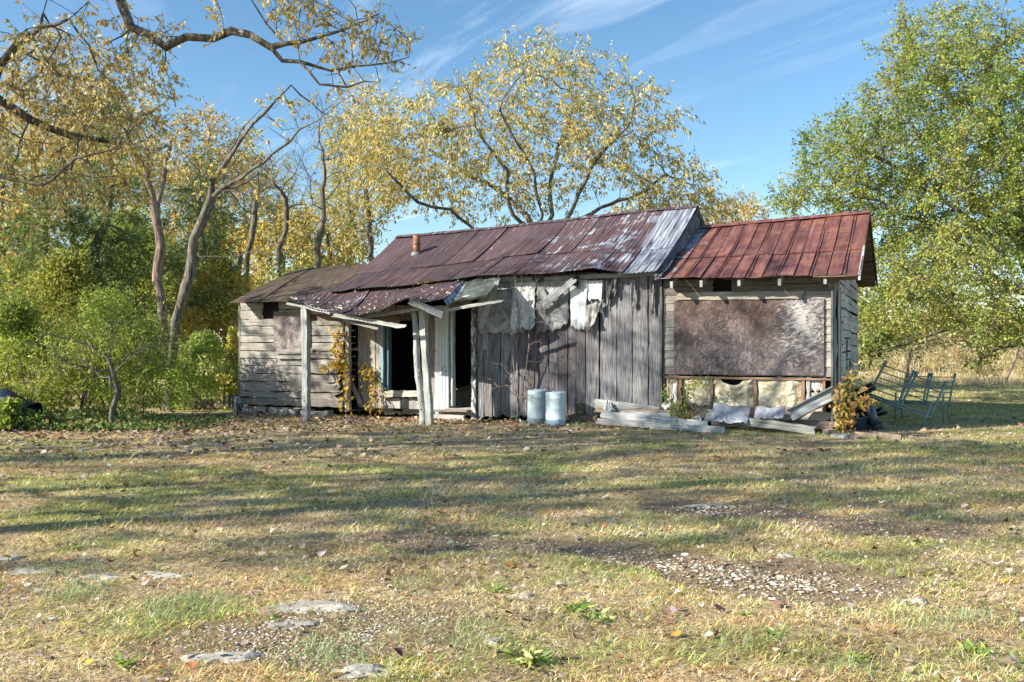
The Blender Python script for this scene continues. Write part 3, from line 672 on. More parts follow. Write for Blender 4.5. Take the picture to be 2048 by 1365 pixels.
# dark strips of tar paper still hanging from the wall
def ragged(m, pxpoly, d, bulge=.02, tint=(1, 1, 1), nu=14, nv=14, rag=.03, top=None, curl=.0, seed=0):
    (a0, yt0), (a1, yt1), (b1, yb1), (b0, yb0) = pxpoly
    G = np.zeros((nu+1, nv+1, 3)); UV = np.zeros((nu+1, nv+1, 2)); rs = np.random.default_rng(seed)
    rb = np.interp(np.linspace(0, 1, nu+1), np.linspace(0, 1, 9), rs.normal(0, rag, 9))+rs.normal(0, rag*.35, nu+1)
    rl = rs.normal(0, rag*.25, nv+1); rr = rs.normal(0, rag*.25, nv+1)
    for i in range(nu+1):
        u = i/nu
        for j in range(nv+1):
            v = j/nv
            px = (a0*(1-v)+b0*v)*(1-u)+(a1*(1-v)+b1*v)*u; py = (yt0*(1-u)+yt1*u)*(1-v)+(yb0*(1-u)+yb1*u)*v
            q = F(px, py, d); q[2] += rb[i]*v*v; q[0] += (rl[j] if i == 0 else rr[j] if i == nu else 0)
            q[1] = d-abs(bulge*math.sin(3.1*u+seed)*math.sin(2.4*v+1.3*seed+u*3))-bulge*.6*float(vn(np.array([u*6.]), np.array([v*6.]), seed)[0])-curl*max(0, v-.75)**2*16*vn(np.array([u*5.]), np.array([1.]), seed)[0]
            G[i, j] = q; UV[i, j] = (q[0], q[2])
    m.grid(G, UV, tint, smooth=True)
def tin_piece(name, mat, poly, d, **k):
    m = hb(); ragged(m, poly, d, **k); o_ = m.build(name, M[mat], H); md = o_.modifiers.new('thick', 'SOLIDIFY'); md.thickness = .003; return o_
tin_piece('tin_sheet', 'tin_grey', [(955, 566), (1050, 560), (1050, 664), (955, 664)], -0.027, bulge=0.014, rag=.045, curl=0.030, seed=3, tint=(1.7, 1.72, 1.75))
tin_piece('tin_sheet', 'tin_white', [(1028, 566), (1072, 562), (1070, 656), (1020, 662)], -0.045, bulge=0.014, rag=.04, curl=0.025, seed=5)
tin_piece('tin_sheet', 'tin_grey', [(1074, 556), (1140, 554), (1137, 652), (1074, 662)], -0.033, bulge=0.015, rag=.04, curl=0.040, seed=8, tint=(1.25, 1.22, 1.18), nu=20)
tin_piece('tin_sheet', 'tin_white', [(1141, 560), (1177, 560), (1172, 660), (1142, 657)], -0.048, bulge=0.016, rag=.03, curl=0.030, seed=11, tint=(1.15, 1.15, 1.15))
tin_piece('tin_sheet', 'tin_white', [(1176, 562), (1206, 561), (1203, 604), (1176, 598)], -0.047, bulge=0.012, rag=.02, seed=13, tint=(1.05, 1.05, 1.05))
tin_piece('tin_sheet', 'tin_grey', [(1172, 612), (1197, 605), (1192, 652), (1170, 662)], -0.060, bulge=0.040, rag=.04, curl=0.075, seed=14, tint=(1.5, 1.4, 1.25))
tin_piece('tar_paper_strip', 'tar', [(1207, 556), (1230, 556), (1222, 600), (1210, 612)], -.05, bulge=.05, rag=.06, seed=15)
tin_piece('tar_paper_strip', 'tin_grey', [(1196, 610), (1206, 598), (1206, 628), (1196, 628)], -.06, bulge=.04, rag=.02, seed=16, tint=(.8, .8, .8))
tin_piece('tar_paper_strip', 'tin_grey', [(1228, 556), (1236, 556), (1232, 592), (1226, 590)], -.06, bulge=.04, rag=.03, seed=21, nu=6)
tin_piece('tar_paper_strip', 'tin_grey', [(1261, 560), (1272, 560), (1269, 616), (1264, 612)], -.04, bulge=.04, rag=.02, seed=17, tint=(.9, .9, .95), nu=6)
tin_piece('tar_paper_strip', 'tin_grey', [(1301, 560), (1310, 560), (1308, 630), (1304, 628)], -.04, bulge=.04, rag=.02, seed=18, tint=(.9, .9, .95), nu=6)
tin_piece('tar_paper_strip', 'tar', [(1064, 552), (1090, 552), (1086, 566), (1068, 562)], -.09, bulge=.06, rag=.03, seed=19)
tin_piece('tar_paper_strip', 'tar', [(1146, 552), (1162, 552), (1160, 574), (1150, 578)], -.11, bulge=.06, rag=.03, seed=20)
# wall plate under the main eave and loose boards nailed or hanging on the front
m = hb(); m.plank((S(958), -.10, Zp(958, 562, -.1)), (S(1320), -.10, Zp(1320, 548, -.1)), (0, 0, .07), (0, .09, 0), (.7, .7, .72), n=24, edge=.008); m.build('wall_plate', M['grey'], H)
def board(name, mat, a, b, w_px, d0, d1=None, tint=None, th=.022, en=.03, n=10):
    d1 = d0 if d1 is None else d1; A = F(a[0], a[1], d0); B = F(b[0], b[1], d1); ax = (B-A)/np.linalg.norm(B-A)
    nrm = np.array([0, 1.0, 0]); wv = np.cross(ax, nrm); wv /= np.linalg.norm(wv); m = hb()
    m.plank(A, B, wv*w_px/108., nrm*th, tint, n=n, edge=.005, enda=en, endb=en, warp=.01); return m.build(name, M[mat], H)
board('hanging_board', 'grey', (1152, 556), (1076, 620), 11, -.22, -.14, (.75, .78, .82), en=.05)
board('hanging_board', 'grey', (1108, 574), (1084, 612), 3, -.2, -.16, (1.2, 1.2, 1.2))
board('hanging_board', 'grey', (1080, 572), (1104, 606), 4, -.1, -.1, (.6, .6, .62))
board('hanging_board', 'grey', (996, 558), (960, 660), 10, -.55, -.30, (.95, 1, 1.05), en=.05)
board('fascia_board', 'grey', (890, 604), (974, 589), 9, -1.0, -.85, (1.15, 1.15, 1.1), en=.03)
board('fascia_board', 'grey', (885, 622), (1007, 601), 5, -1.15, -1.0, (1.1, 1.08, 1.02), en=.05)
# annex front: horizontal siding
m = hb(); zt0 = 2.45; zb0 = Zp(1500, 752)
z = zb0; sA0, sA1 = S(1326), SW
k = 0
while z < zt0:
    h = random.uniform(.12, .15); c0 = z+h/2; g0 = random.uniform(.85, 1.2)
    segs = [(sA0, sA1-random.uniform(.0, .03))]
    if Zp(1440, 583) < c0 < Zp(1440, 556): segs = [(sA0, S(1428)), (S(1462), sA1)]
    if c0 > Zp(1440, 592): g0 *= .42  # shade under the eave put into the tint of the top boards
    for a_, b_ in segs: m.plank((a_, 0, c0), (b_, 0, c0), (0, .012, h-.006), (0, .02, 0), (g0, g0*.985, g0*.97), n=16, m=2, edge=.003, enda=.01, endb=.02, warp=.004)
    z += h
m.build('siding_wall', M['siding'], H)
m = hb(); m.plank((S(1323), -.04, .1), (S(1323), -.04, 2.5), (.04, 0, 0), (0, .09, 0), (.35, .35, .36), n=10); m.plank((S(1328), -.01, .2), (S(1328), -.01, 2.4), (.03, 0, 0), (0, .03, 0), (.3, .3, .3), n=10)
m.build('wall_stud', M['grey'], H)
# big strand board over the annex window, with a board above it
m = hb(); c00 = F(1348, 603, -.035); c10 = F(1648, 597, -.035); c11 = F(1648, 752, -.035); c01 = F(1348, 748, -.035)
nu, nv = 12, 6; G = np.zeros((nu+1, nv+1, 3)); UV = np.zeros((nu+1, nv+1, 2)); Lw = np.linalg.norm(c10-c00)
for i in range(nu+1):
    for j in range(nv+1):
        u, v = i/nu, j/nv; G[i, j] = (c01*(1-u)+c11*u)*(1-v)+(c00*(1-u)+c10*u)*v; UV[i, j] = (u*2.44, v*1.22); G[i, j, 1] -= .012*math.sin(u*3.1)*math.sin(v*3.1+.3)
m.grid(G, UV, (1, 1, 1)); ob_ = m.build('strand_board_panel', M['osb'], H); md = ob_.modifiers.new('thick', 'SOLIDIFY'); md.thickness = .014; md.offset = -1
m = hb(); a_ = F(1352, 599, -.04)*.5+F(1352, 587, -.04)*.5; b_ = F(1606, 590, -.06)
m.plank(a_, b_, (.05, 0, .125), (0, .022, 0), (1.0, .97, .93), n=12, edge=.003, enda=.01, endb=.01); m.build('lintel_board', M['siding'], H)
# insulation, studs and facing paper in the open lower wall
m = hb(); m.plank((S(1330), -.03, Zp(1500, 757)), (S(1668), -.03, Zp(1500, 757)), (0, 0, .035), (0, .06, 0), (1.5, 1.4, 1.3), n=10); 
m.build('wall_plate', M['brown'], H)
for px in (1361, 1423, 1510, 1606, 1648):
    m = hb(); m.plank((S(px), -.012, Zp(px, 838)), (S(px), -.012, Zp(px, 756)), (.045, 0, 0), (0, .09, 0), (1.6, 1.45, 1.3), n=8, edge=.004); m.build('stud', M['brown'], H)
m = hb(); m.plank((S(1616), -.0, Zp(px, 838)), (S(1616), -.0, Zp(px, 756)), (.05, 0, 0), (0, .09, 0), (1, 1, 1), n=8); m.build('stud', M['grey'], H)
def batt(x0, x1, y0, y1, seed, fold=0, mat='insul', amp=.05):
    rs = np.random.default_rng(seed); nu, nv = 36, 26; G = np.zeros((nu+1, nv+1, 3)); UV = np.zeros((nu+1, nv+1, 2))
    U, Vv = np.meshgrid(np.linspace(0, 1, nu+1), np.linspace(0, 1, nv+1), indexing='ij')
    top = y0+fold*np.sin(U*math.pi)**2*(y1-y0)+np.interp(U, np.linspace(0, 1, 9), rs.normal(0, 2.0, 9))
    bot = y1+np.interp(U, np.linspace(0, 1, 9), rs.normal(0, 2.5, 9))
    a1 = fbm(U*5, Vv*3.2, seed, 4); a2 = np.abs(fbm(U*3.2+9, Vv*4.2, seed+3, 3)-.5)*2; a3 = fbm(U*22, Vv*15, seed+5, 2)
    for i in range(nu+1):
        for j in range(nv+1):
            u, v = U[i, j], Vv[i, j]; py = top[i, j]*(1-v)+bot[i, j]*v; q = F(x0+(x1-x0)*u+rs.normal(0, .25), py, .0)
            ed = min(1, 6*u, 6*(1-u), 5*v+.25, 5*(1-v)+.1)
            q[1] = .05-amp*ed*(.5+a1[i, j]*.9-a2[i, j]*.9)-.012*a3[i, j]-(.035 if fold and v < .14 else 0)
            G[i, j] = q; UV[i, j] = (q[0], q[2])
    m = hb(); m.grid(G, UV, (1, 1, 1), smooth=True); m.build('insulation_batt', M[mat], H)
batt(1330, 1357, 750, 815, 1); batt(1364, 1420, 756, 816, 2); batt(1426, 1508, 757, 824, 3, fold=.22, amp=.09); batt(1512, 1604, 756, 826, 4, amp=.07); batt(1617, 1645, 757, 784, 5, mat='paper', amp=.02)
m = hb(); m.plank((S(1632), .03, Zp(1630, 840)), (S(1632), .03, Zp(1630, 786)), (S(1646)-S(1618), 0, 0), (0, .02, 0), (1.3, 1.2, 1.1), n=4, m=3); m.build('backing_board', M['siding'], H)
# sill beams and rotted sheathing under the annex
m = hb(); m.plank((S(1335), .02, Zp(1500, 820)), (S(1590), .02, Zp(1590, 832)), (0, 0, .16), (0, .1, 0), (.5, .45, .42), n=14, edge=.015)
m.plank((S(1585), -.06, Zp(1600, 832, -.06)), (S(1670), -.06, Zp(1668, 833, -.06)), (0, 0, .13), (0, .12, 0), (1.25, 1.2, 1.15), n=10, edge=.01, enda=.05, endb=.03)
m.plank((S(1575), -.02, Zp(1600, 847, -.05)), (S(1672), -.02, Zp(1668, 848, -.05)), (0, 0, .11), (0, .12, 0), (.7, .62, .55), n=10, edge=.015, endb=.03)
m.build('sill_beam', M['siding'], H)
m = hb(); m.plank((S(1198), -.02, .02), (S(1330), -.02, .03), (0, 0, .15), (0, .1, 0), (.5, .48, .42), n=10, edge=.015); m.build('sill_beam', M['grey'], H)
# corner boards of the annex
m = hb()
m.plank((SW-.02, -.045, .12), (SW-.03, -.045, 2.42), (.07, 0, 0), (0, .03, 0), (1.25, 1.22, 1.18), n=16, edge=.010, enda=.05)
m.plank((SW+.05, -.02, .15), (SW+.05, -.03, 2.36), (.025, .03, 0), (-.01, .03, 0), (1.0, 1.0, 1.0), n=10)
m.plank((SW+.045, .16, .10), (SW+.05, .14, 2.30), (.0, .12, 0), (-.03, 0, 0), (1.3, 1.3, 1.28), n=14, edge=.008)
m.plank((SW+.05, .36, .2), (SW+.05, .34, 2.3), (.0, .07, 0), (-.03, 0, 0), (.8, .82, .85), n=14, edge=.006)
m.build('corner_board', M['grey'], H)
m = hb(); m.plank((SW-.10, -.07, 2.30), (SW+.03, -.06, 2.40), (-.03, 0, .09), (0, .03, 0), (1.2, 1.15, 1.1), n=3); m.build('corner_block', M['siding'], H)
# right gable wall: wavy narrow siding
m = hb(); z = .12; k = 0
while z < 3.55:
    h = .125; d0, d1 = .42, 5.3
    if z > 2.35: q0 = (z+h+.16-2.43)/.442-.45; d0 = max(.0, q0); d1 = min(5.3, 5.3-q0)
    if d1-d0 < .3: break
    sag = random.uniform(-.03, .03)
    nseg = 4; q = [d0+(d1-d0)*f_ for f_ in (0, random.uniform(.12, .25), random.uniform(.4, .6), 1)]
    for a_, b_ in zip(q[:-1], q[1:]):
        if b_-a_ < .1: continue
        za = z+h/2+random.uniform(-.018, .018); m.plank((SW+.012+random.uniform(0, .012), a_, za), (SW+.012+random.uniform(0, .012), b_, za+random.uniform(-.03, .03)), (-.012, 0, h-.006), (-.02, 0, 0), (random.uniform(1.25, 1.7),)*3, n=8, m=2, edge=.006, enda=.015, endb=.01, warp=.008)
    z += h
m.build('gable_wall', M['siding'], H)
m = hb(); m.plank((SW-.03, .03, .1), (SW-.03, .03, 2.4), (.0, .4, 0), (-.03, 0, 0), (.3, .3, .32), n=4)
for q_, zz0, zz1 in ((1.3, .3, .9), (1.9, .9, 1.5), (2.6, .4, 1.1)):
    m2 = hb(); m2.plank((SW+.035, q_, zz0), (SW+.035, q_+.05, zz1), (0, .10, 0), (-.01, 0, 0), (.12, .12, .13), n=6, m=2, edge=.03, enda=.05, endb=.05); m2.build('rotted_siding_patch', M['grey'], H)
m.build('rotted_sheathing', M['grey'], H)
# inside: floor, back wall, lining painted near black for indoor shade, so daylight does not leak
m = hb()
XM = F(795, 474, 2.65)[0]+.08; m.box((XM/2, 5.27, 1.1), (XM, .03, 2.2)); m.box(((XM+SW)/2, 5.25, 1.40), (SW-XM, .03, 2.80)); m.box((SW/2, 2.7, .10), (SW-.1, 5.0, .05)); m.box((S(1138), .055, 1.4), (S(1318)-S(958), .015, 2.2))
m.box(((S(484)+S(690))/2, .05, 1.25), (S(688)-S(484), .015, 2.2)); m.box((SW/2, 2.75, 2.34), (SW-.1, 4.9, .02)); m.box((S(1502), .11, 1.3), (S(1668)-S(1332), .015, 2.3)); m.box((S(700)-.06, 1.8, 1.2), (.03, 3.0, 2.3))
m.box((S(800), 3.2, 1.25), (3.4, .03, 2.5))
m.build('inner_lining', M['shade_lining'], H)
# roof underside rafters
def rafter_tails(pxs, d0, zfun, mat, name):
    for px in pxs:
        m = hb(); s0 = S(px); m.plank((s0, d0, zfun(d0)), (s0, .6, zfun(.6)), (0, 0, .10), (.045, 0, 0), (.9, .9, .92), n=3, m=1); m.build(name, M[mat], H)
ANX_E, ANX_R, DR = 2.43, 3.80, 2.65
slopeA = (ANX_R-ANX_E)/(DR+.45)
rafter_tails((1352, 1410, 1484, 1563, 1652), -.40, lambda d: ANX_E-.085+(d+.45)*(slopeA-.07), 'grey', 'rafter_tail')
# porch
PD = -1.08
def post(px_b, py_b, px_t, py_t, w_, mat, d=PD, knots=False, tint=(1, 1, 1)):
    A = F(px_b, py_b, d); B = F(px_t, py_t, d); A[2] = gzf(*W(A)[:2])-.05
    m = hb()
    if knots:
        pts = []; rad = []
        for i in range(15):
            u = i/14; p = A*(1-u)+B*u; p = p+np.array([math.sin(u*9)*.012, math.cos(u*7)*.01, 0]); pts.append(p); rad.append(w_*.5*(1.12-.25*u+.08*math.sin(i*2.3)))
        m.tube(pts, rad, 9, tint)
        for i in range(9):
            u = random.uniform(.1, .9); p = A*(1-u)+B*u; a = random.uniform(3.4, 6.0); dv = np.array([math.cos(a), math.sin(a), .3]); m.tube([p+dv*w_*.4, p+dv*w_*.7], [.016, .010], 5, (1.3, 1.3, 1.25))
    else:
        m.plank(A-np.array([0, w_/2, 0]), B-np.array([0, w_/2, 0]), (w_, 0, 0), (0, w_, 0), tint, n=16, m=3, edge=.006, warp=.012)
    return m.build('porch_post', M[mat], H)
post(613, 842, 611, 618, .115, 'grey', tint=(.95, .98, 1.0)); post(847, 850, 827, 622, .12, 'grey', knots=True, tint=(1.05, 1.07, 1.05)); post(860, 850, 845, 617, .105, 'grey', tint=(1.2, 1.22, 1.15))
board('porch_beam', 'brown', (605, 634), (800, 641), 14, -.98, -.98, (1.0, 1.0, 1.0), th=.05)
board('porch_beam', 'grey', (601, 618), (660, 627), 8, -1.0, -1.1, (.75, .72, .68), th=.05)
board('fascia_board', 'grey', (660, 629), (813, 655), 8, -1.5, -1.42, (.95, .95, .92), en=.08)
board('fascia_board', 'grey', (685, 641), (757, 658), 5, -1.38, -1.34, (.9, .88, .82), en=.03)
board('fascia_board', 'grey', (571, 606), (660, 626), 6, -1.45, -1.5, (.9, .9, .88), en=.02)
board('fascia_board', 'grey', (730, 634), (840, 618), 6, -1.30, -1.2, (1.0, 1.0, 1.0), en=.02)
board('fascia_board', 'grey', (817, 600), (886, 632), 13, -1.55, -1.30, (.95, 1.0, 1.02), en=.04)
board('header_beam', 'brown', (700, 640), (846, 636), 10, .24, .24, (.8, .8, .8), th=.05)
board('header_beam', 'siding', (897, 614), (946, 609), 14, .02, .02, (.9, .78, .55), th=.05)
# white foot block at the left corner
m = hb(); q = F(475, 815, -.05); m.box((q[0], q[1], .08), (.11, .11, .42), (1, 1, 1)); m.build('corner_pier', M['peel'], H)

# ---- roofs
def poly_interp(pts):
    P_ = np.array([F(*p) for p in pts]); s_ = P_[:, 0]
    return lambda s: np.array([s, np.interp(s, s_, P_[:, 1]), np.interp(s, s_, P_[:, 2])]), s_[0], s_[-1]
def roof_sheets(name, mat, up, lo, su, sl, rows, width, galv, amp=.0065, period=.076, lift=.012, sag=None, nv=7, jag=.02, samp=.0125, parent=None):
    (u0, u1), (l0, l1) = su, sl
    tot = max(u1-u0, l1-l0); ns = max(1, round(tot/width)); objs = []
    for r, (v0, v1) in enumerate(rows):
        for c_ in range(ns):
            f0, f1 = c_/ns, (c_+1)/ns+.012
            if c_ == ns-1: f1 = 1
            nu = max(4, int((f1-f0)*tot/samp)); G = np.zeros((nu+1, nv+1, 3)); UV = np.zeros((nu+1, nv+1, 2))
            dj = random.uniform(0, jag); tl = random.uniform(-.006, .010); lift_ = lift*(len(rows)-1-r)+random.uniform(0, .006)
            curl = random.uniform(0, .03) if random.random() < .4 else 0
            for i in range(nu+1):
                f = f0+(f1-f0)*i/nu; A = up(u0+(u1-u0)*f); B = lo(l0+(l1-l0)*f)
                for j in range(nv+1):
                    v = v0+(v1-v0)*j/nv
                    if r == len(rows)-1 or True: vv = v+(dj/3.0 if j == nv else 0)
                    p = A*(1-vv)+B*vv
                    if sag is not None: p[2] += sag(f, vv)
                    p[2] += amp*math.sin(2*math.pi*f*tot/period)+lift_+tl*(f-f0)/(f1-f0)*2+curl*(j/nv)**4*abs(i/nu-.5)*2
                    G[i, j] = p; UV[i, j] = (vv*3.4+c_*7.3+r*3.1, f*tot)
            m = hb(); gv = galv(c_/ns, r); br = random.uniform(.84, 1.16); m.grid(G, UV, (gv, br, 0), smooth=True)
            objs.append(m.build(name, M[mat], parent or H))
    return objs
upM, uM0, uM1 = poly_interp([(795, 474, DR), (900, 464.5, DR), (1000, 455, DR), (1100, 443.5, DR), (1200, 432, DR), (1300, 421, DR), (1396, 413, DR)])
loM, lM0, lM1 = poly_interp([(650, 588, -.34), (704, 580, -.34), (820, 571, -.34), (924, 559, -.34), (985, 552, -.34), (1080, 549, -.34), (1130, 545, -.34), (1185, 541, -.34), (1240, 551, -.34), (1313, 545, -.34)])
loM_z = lambda s: loM(s)+np.array([0, 0, .025*vn(np.array([s*1.7]), np.array([2.]), 3)[0]])
sagM = lambda f, v: -.10*math.sin(v*math.pi)*(1-.5*f)+.02*(vn(np.array([f*14]), np.array([v*4]), 12)[0]-.5)
mr = roof_sheets('roof_sheet', 'corr', upM, loM_z, (uM0, uM1), (lM0, lM1), [(0, .64), (.60, 1)], .68, lambda f, r: (1.0 if f > .84 else .88) if f > .80 else (.34 if f > .72 else .24 if f > .55 else .14 if f > .35 else .0), sag=sagM)
# ridge cap
m = hb(); pts = [upM(uM0+(uM1-uM0)*i/30)+np.array([0, 0, .03+.006*math.sin(i*1.7)]) for i in range(31)]
for sgn in (-1, 1):
    G = np.zeros((31, 3, 3)); UV = np.zeros((31, 3, 2))
    for i, p in enumerate(pts):
        for j in range(3): G[i, j] = p+np.array([0, sgn*.08*j, -.036*j+.0*abs(j)]); UV[i, j] = (j*.1, p[0])
    m.grid(G, UV, (.3, .9, 0))
m.build('ridge_cap', M['corr'], H)
# porch roof, sagging
_pk = [F(590, 597, -.62), F(632, 591, -.50)]+[loM(S(px, -.34))+np.array([0, .22, .035]) for px in (668, 704, 740, 780, 820, 860, 900, 924)]
_pk = np.array(_pk); pU0, pU1 = _pk[0, 0], _pk[-1, 0]
upP = lambda s: np.array([s, np.interp(s, _pk[:, 0], _pk[:, 1]), np.interp(s, _pk[:, 0], _pk[:, 2])])
loP, pL0, pL1 = poly_interp([(569, 598, -1.45), (590, 606, -1.47), (620, 616, -1.5), (650, 624, -1.5), (685, 631, -1.55), (720, 632, -1.6), (760, 622, -1.6), (790, 607, -1.6), (811, 599, -1.6), (850, 606, -1.5), (888, 601, -1.35)])
sagP = lambda f, v: -.09*math.sin(v*math.pi)*math.sin(min(1, f*1.05)*math.pi)+.03*(vn(np.array([f*9]), np.array([v*3]), 22)[0]-.5)
roof_sheets('porch_roof_sheet', 'corr', upP, loP, (pU0, pU1), (pL0, pL1), [(0, 1)], .72, lambda f, r: .30 if f < .25 else .08 if f < .8 else .15, sag=sagP, jag=.05, nv=12)
# bent edge + dark sheet over the door
m = hb(); A = [F(924, 560, -.30), F(905, 585, -.9), F(888, 601, -1.35)]; B = [F(933, 566, -.32), F(918, 594, -.9), F(897, 612, -1.3)]
G = np.array([[a, (a+b)/2+np.array([0, 0, -.02]), b] for a, b in zip(A, B)]); m.grid(G, G[..., :2], (.98, 1.1, 0)); m.build('porch_roof_edge', M['corr'], H)
upD, dU0, dU1 = poly_interp([(922, 562, -.28), (960, 559, -.28), (1002, 556, -.28)]); loD, dL0, dL1 = poly_interp([(893, 603, -1.15), (930, 598, -1.1), (974, 588, -1.0)])
def dark_sheet():
    m = hb(); nu, nv = 20, 12; G = np.zeros((nu+1, nv+1, 3))
    for i in range(nu+1):
        for j in range(nv+1):
            u, v = i/nu, j/nv; p = upD(dU0+(dU1-dU0)*u)*(1-v)+loD(dL0+(dL1-dL0)*u)*v; p[2] += .05*(vn(np.array([u*5]), np.array([v*5]), 4)[0]-.5)-.03*math.sin(v*3); G[i, j] = p
    m.grid(G, G[..., :2]*3, (1, 1, 1), smooth=True); return m.build('porch_roof_felt', M['tar'], H)
M['felt'] = tin_mat('torn_roof_felt', (.05, .055, .05), (.10, .13, .11), (.25, .24, .22), .8, 0, 2.5)
dk = dark_sheet(); dk.data.materials.clear(); dk.data.materials.append(M['felt'])
# left cabin roof
upC, cU0, cU1 = poly_interp([(592, 541, 2.3), (640, 534, 2.3), (735, 528, 2.3)]); loC, cL0, cL1 = poly_interp([(457, 607, -.42), (570, 603, -.42), (640, 600, -.42), (705, 596, -.42)])
roof_sheets('side_roof_sheet', 'mossroof', upC, loC, (cU0, cU1), (cL0, cL1), [(0, 1)], .72, lambda f, r: 0, amp=.006, sag=lambda f, v: .03*math.sin(v*3.1), nv=10)
# annex roof with raised seams
upA, aU0, aU1 = poly_interp([(1392, 456, DR), (1740, 424, DR)]); loA, aL0, aL1 = poly_interp([(1313, 557, -.45), (1500, 555, -.45), (1719, 549, -.45)])
totA = aU1-aU0; nS = 13
for r, (v0, v1) in enumerate([(0, .615), (.60, 1.0)]):
    for c_ in range(nS):
        nu, nv = 10, 8; G = np.zeros((nu+1, nv+1, 3)); UV = np.zeros((nu+1, nv+1, 2)); f0, f1 = c_/nS, (c_+1)/nS; lf = .010*(1-r)+random.uniform(0, .003); od = random.uniform(0, 30)
        for i in range(nu+1):
            f = f0+(f1-f0)*i/nu; A = upA(aU0+(aU1-aU0)*f); B = loA(aL0+(aL1-aL0)*f)
            for j in range(nv+1):
                v = v0+(v1-v0)*j/nv; p = A*(1-v)+B*v; p[2] += lf-.05*math.sin(v*math.pi)-.012*math.sin(math.pi*i/nu)*math.sin(v*9+c_)+.006*math.sin(c_*2+v*5); G[i, j] = p; UV[i, j] = (v*3.3+od, f*totA)
        m = hb(); m.grid(G, UV, ({0: .55, 1: .20}.get(c_, -.25)+(-.2 if r else 0), random.uniform(.82, 1.16), 0), smooth=True)
        m.build('annex_roof_sheet', M['seam'], H)
m = hb()
for c_ in range(nS+1):
    for dbl in ((-.022, .022) if c_ % 2 == 0 else (0,)):
        f = c_/nS; A = upA(aU0+(aU1-aU0)*f); B = loA(aL0+(aL1-aL0)*f); pts = []
        for j in range(13):
            v = j/12; p = A*(1-v)+B*v+np.array([dbl, 0, .018-.05*math.sin(v*math.pi)]); pts.append(p)
        m.tube(pts, .0085, 5, (0, 1.1, 0))
for pts in ([A*(1-.61)+B*.61+np.array([0, 0, -.036]) for A, B in [(upA(aU0+(aU1-aU0)*f), loA(aL0+(aL1-aL0)*f)) for f in np.linspace(0, 1, 20)]],): m.tube(pts, .007, 4, (0, .6, 0))
m.build('roof_seam', M['seam'], H)
m = hb(); pts = [upA(aU0+(aU1-aU0)*i/12) for i in range(13)]
for sgn in (-1, 1):
    G = np.zeros((13, 3, 3)); UV = np.zeros((13, 3, 2))
    for i, p in enumerate(pts):
        for j in range(3): G[i, j] = p+np.array([0, sgn*.09*j, .035-.038*j]); UV[i, j] = (j*.1, p[0])
    m.grid(G, UV, (0, 1.15, 0))
m.build('ridge_cap', M['seam'], H)
# barge: edge trims of the annex gable, soffit boards, far slopes
A = upA(aU1); B = loA(aL1); C_ = np.array([aU1+.0, 5.75, 2.73])
m = hb(); ax = (B-A)
m.plank(A+np.array([.004, 0, -.05]), A*.40+B*.60+np.array([.004, 0, -.06]), (0, .0, .10), (-.025, 0, 0), (.75, .5, .45), n=8); m.build('barge_board', M['brown'], H)
m = hb(); m.plank(A*.42+B*.58+np.array([.010, 0, -.045]), B+np.array([.010, 0, -.05]), (0, 0, .085), (-.03, 0, 0), (1.35, 1.35, 1.3), n=8, endb=.02); m.build('barge_board', M['grey'], H)
m = hb(); m.plank(A+np.array([.008, 0, -.05]), C_+np.array([.008, 0, -.05]), (0, 0, .10), (-.03, 0, 0), (.55, .45, .40), n=8); m.build('barge_board', M['brown'], H)
m = hb()
for j in range(24):
    v = (j+.5)/24; p = A*(1-v)+B*v; q = np.array([SW-.3, p[1], p[2]])
    m.plank(q+np.array([0, 0, -.075-.055*math.sin(v*math.pi)]), p+np.array([-.03, 0, -.075-.055*math.sin(v*math.pi)]), (0, .115, -.05), (0, 0, .02), None, n=2, m=1)
    p = A*(1-v)+C_*v; q = np.array([SW-.3, p[1], p[2]]); m.plank(q+np.array([0, 0, -.13]), p+np.array([-.03, 0, -.11]), (0, .115, -.04), (0, 0, .02), None, n=2, m=1)
m.build('soffit', M['brown'], H)
def quad_sheet(name, mat, a, b, c, d, tint=(0, 1, 0), nu=24, nv=6):
    m = hb(); G = np.zeros((nu+1, nv+1, 3)); UV = np.zeros((nu+1, nv+1, 2))
    for i in range(nu+1):
        for j in range(nv+1):
            u, v = i/nu, j/nv; G[i, j] = (np.array(a)*(1-u)+np.array(b)*u)*(1-v)+(np.array(d)*(1-u)+np.array(c)*u)*v; UV[i, j] = (v*3.4, u*6)
    m.grid(G, UV, tint); return m.build(name, M[mat], H)
quad_sheet('rear_roof', 'seam', upA(aU0), upA(aU1), (aU1, 5.75, 2.73), (aU0, 5.75, 2.73))
quad_sheet('rear_roof', 'corr', upM(uM0), upM(uM1), (uM1, 5.75, 2.70), (uM0, 5.75, 2.55))
quad_sheet('rear_roof', 'mossroof', upC(cU0), upC(cU1), (cU1, 5.6, 2.2), (cU0, 5.6, 2.2))
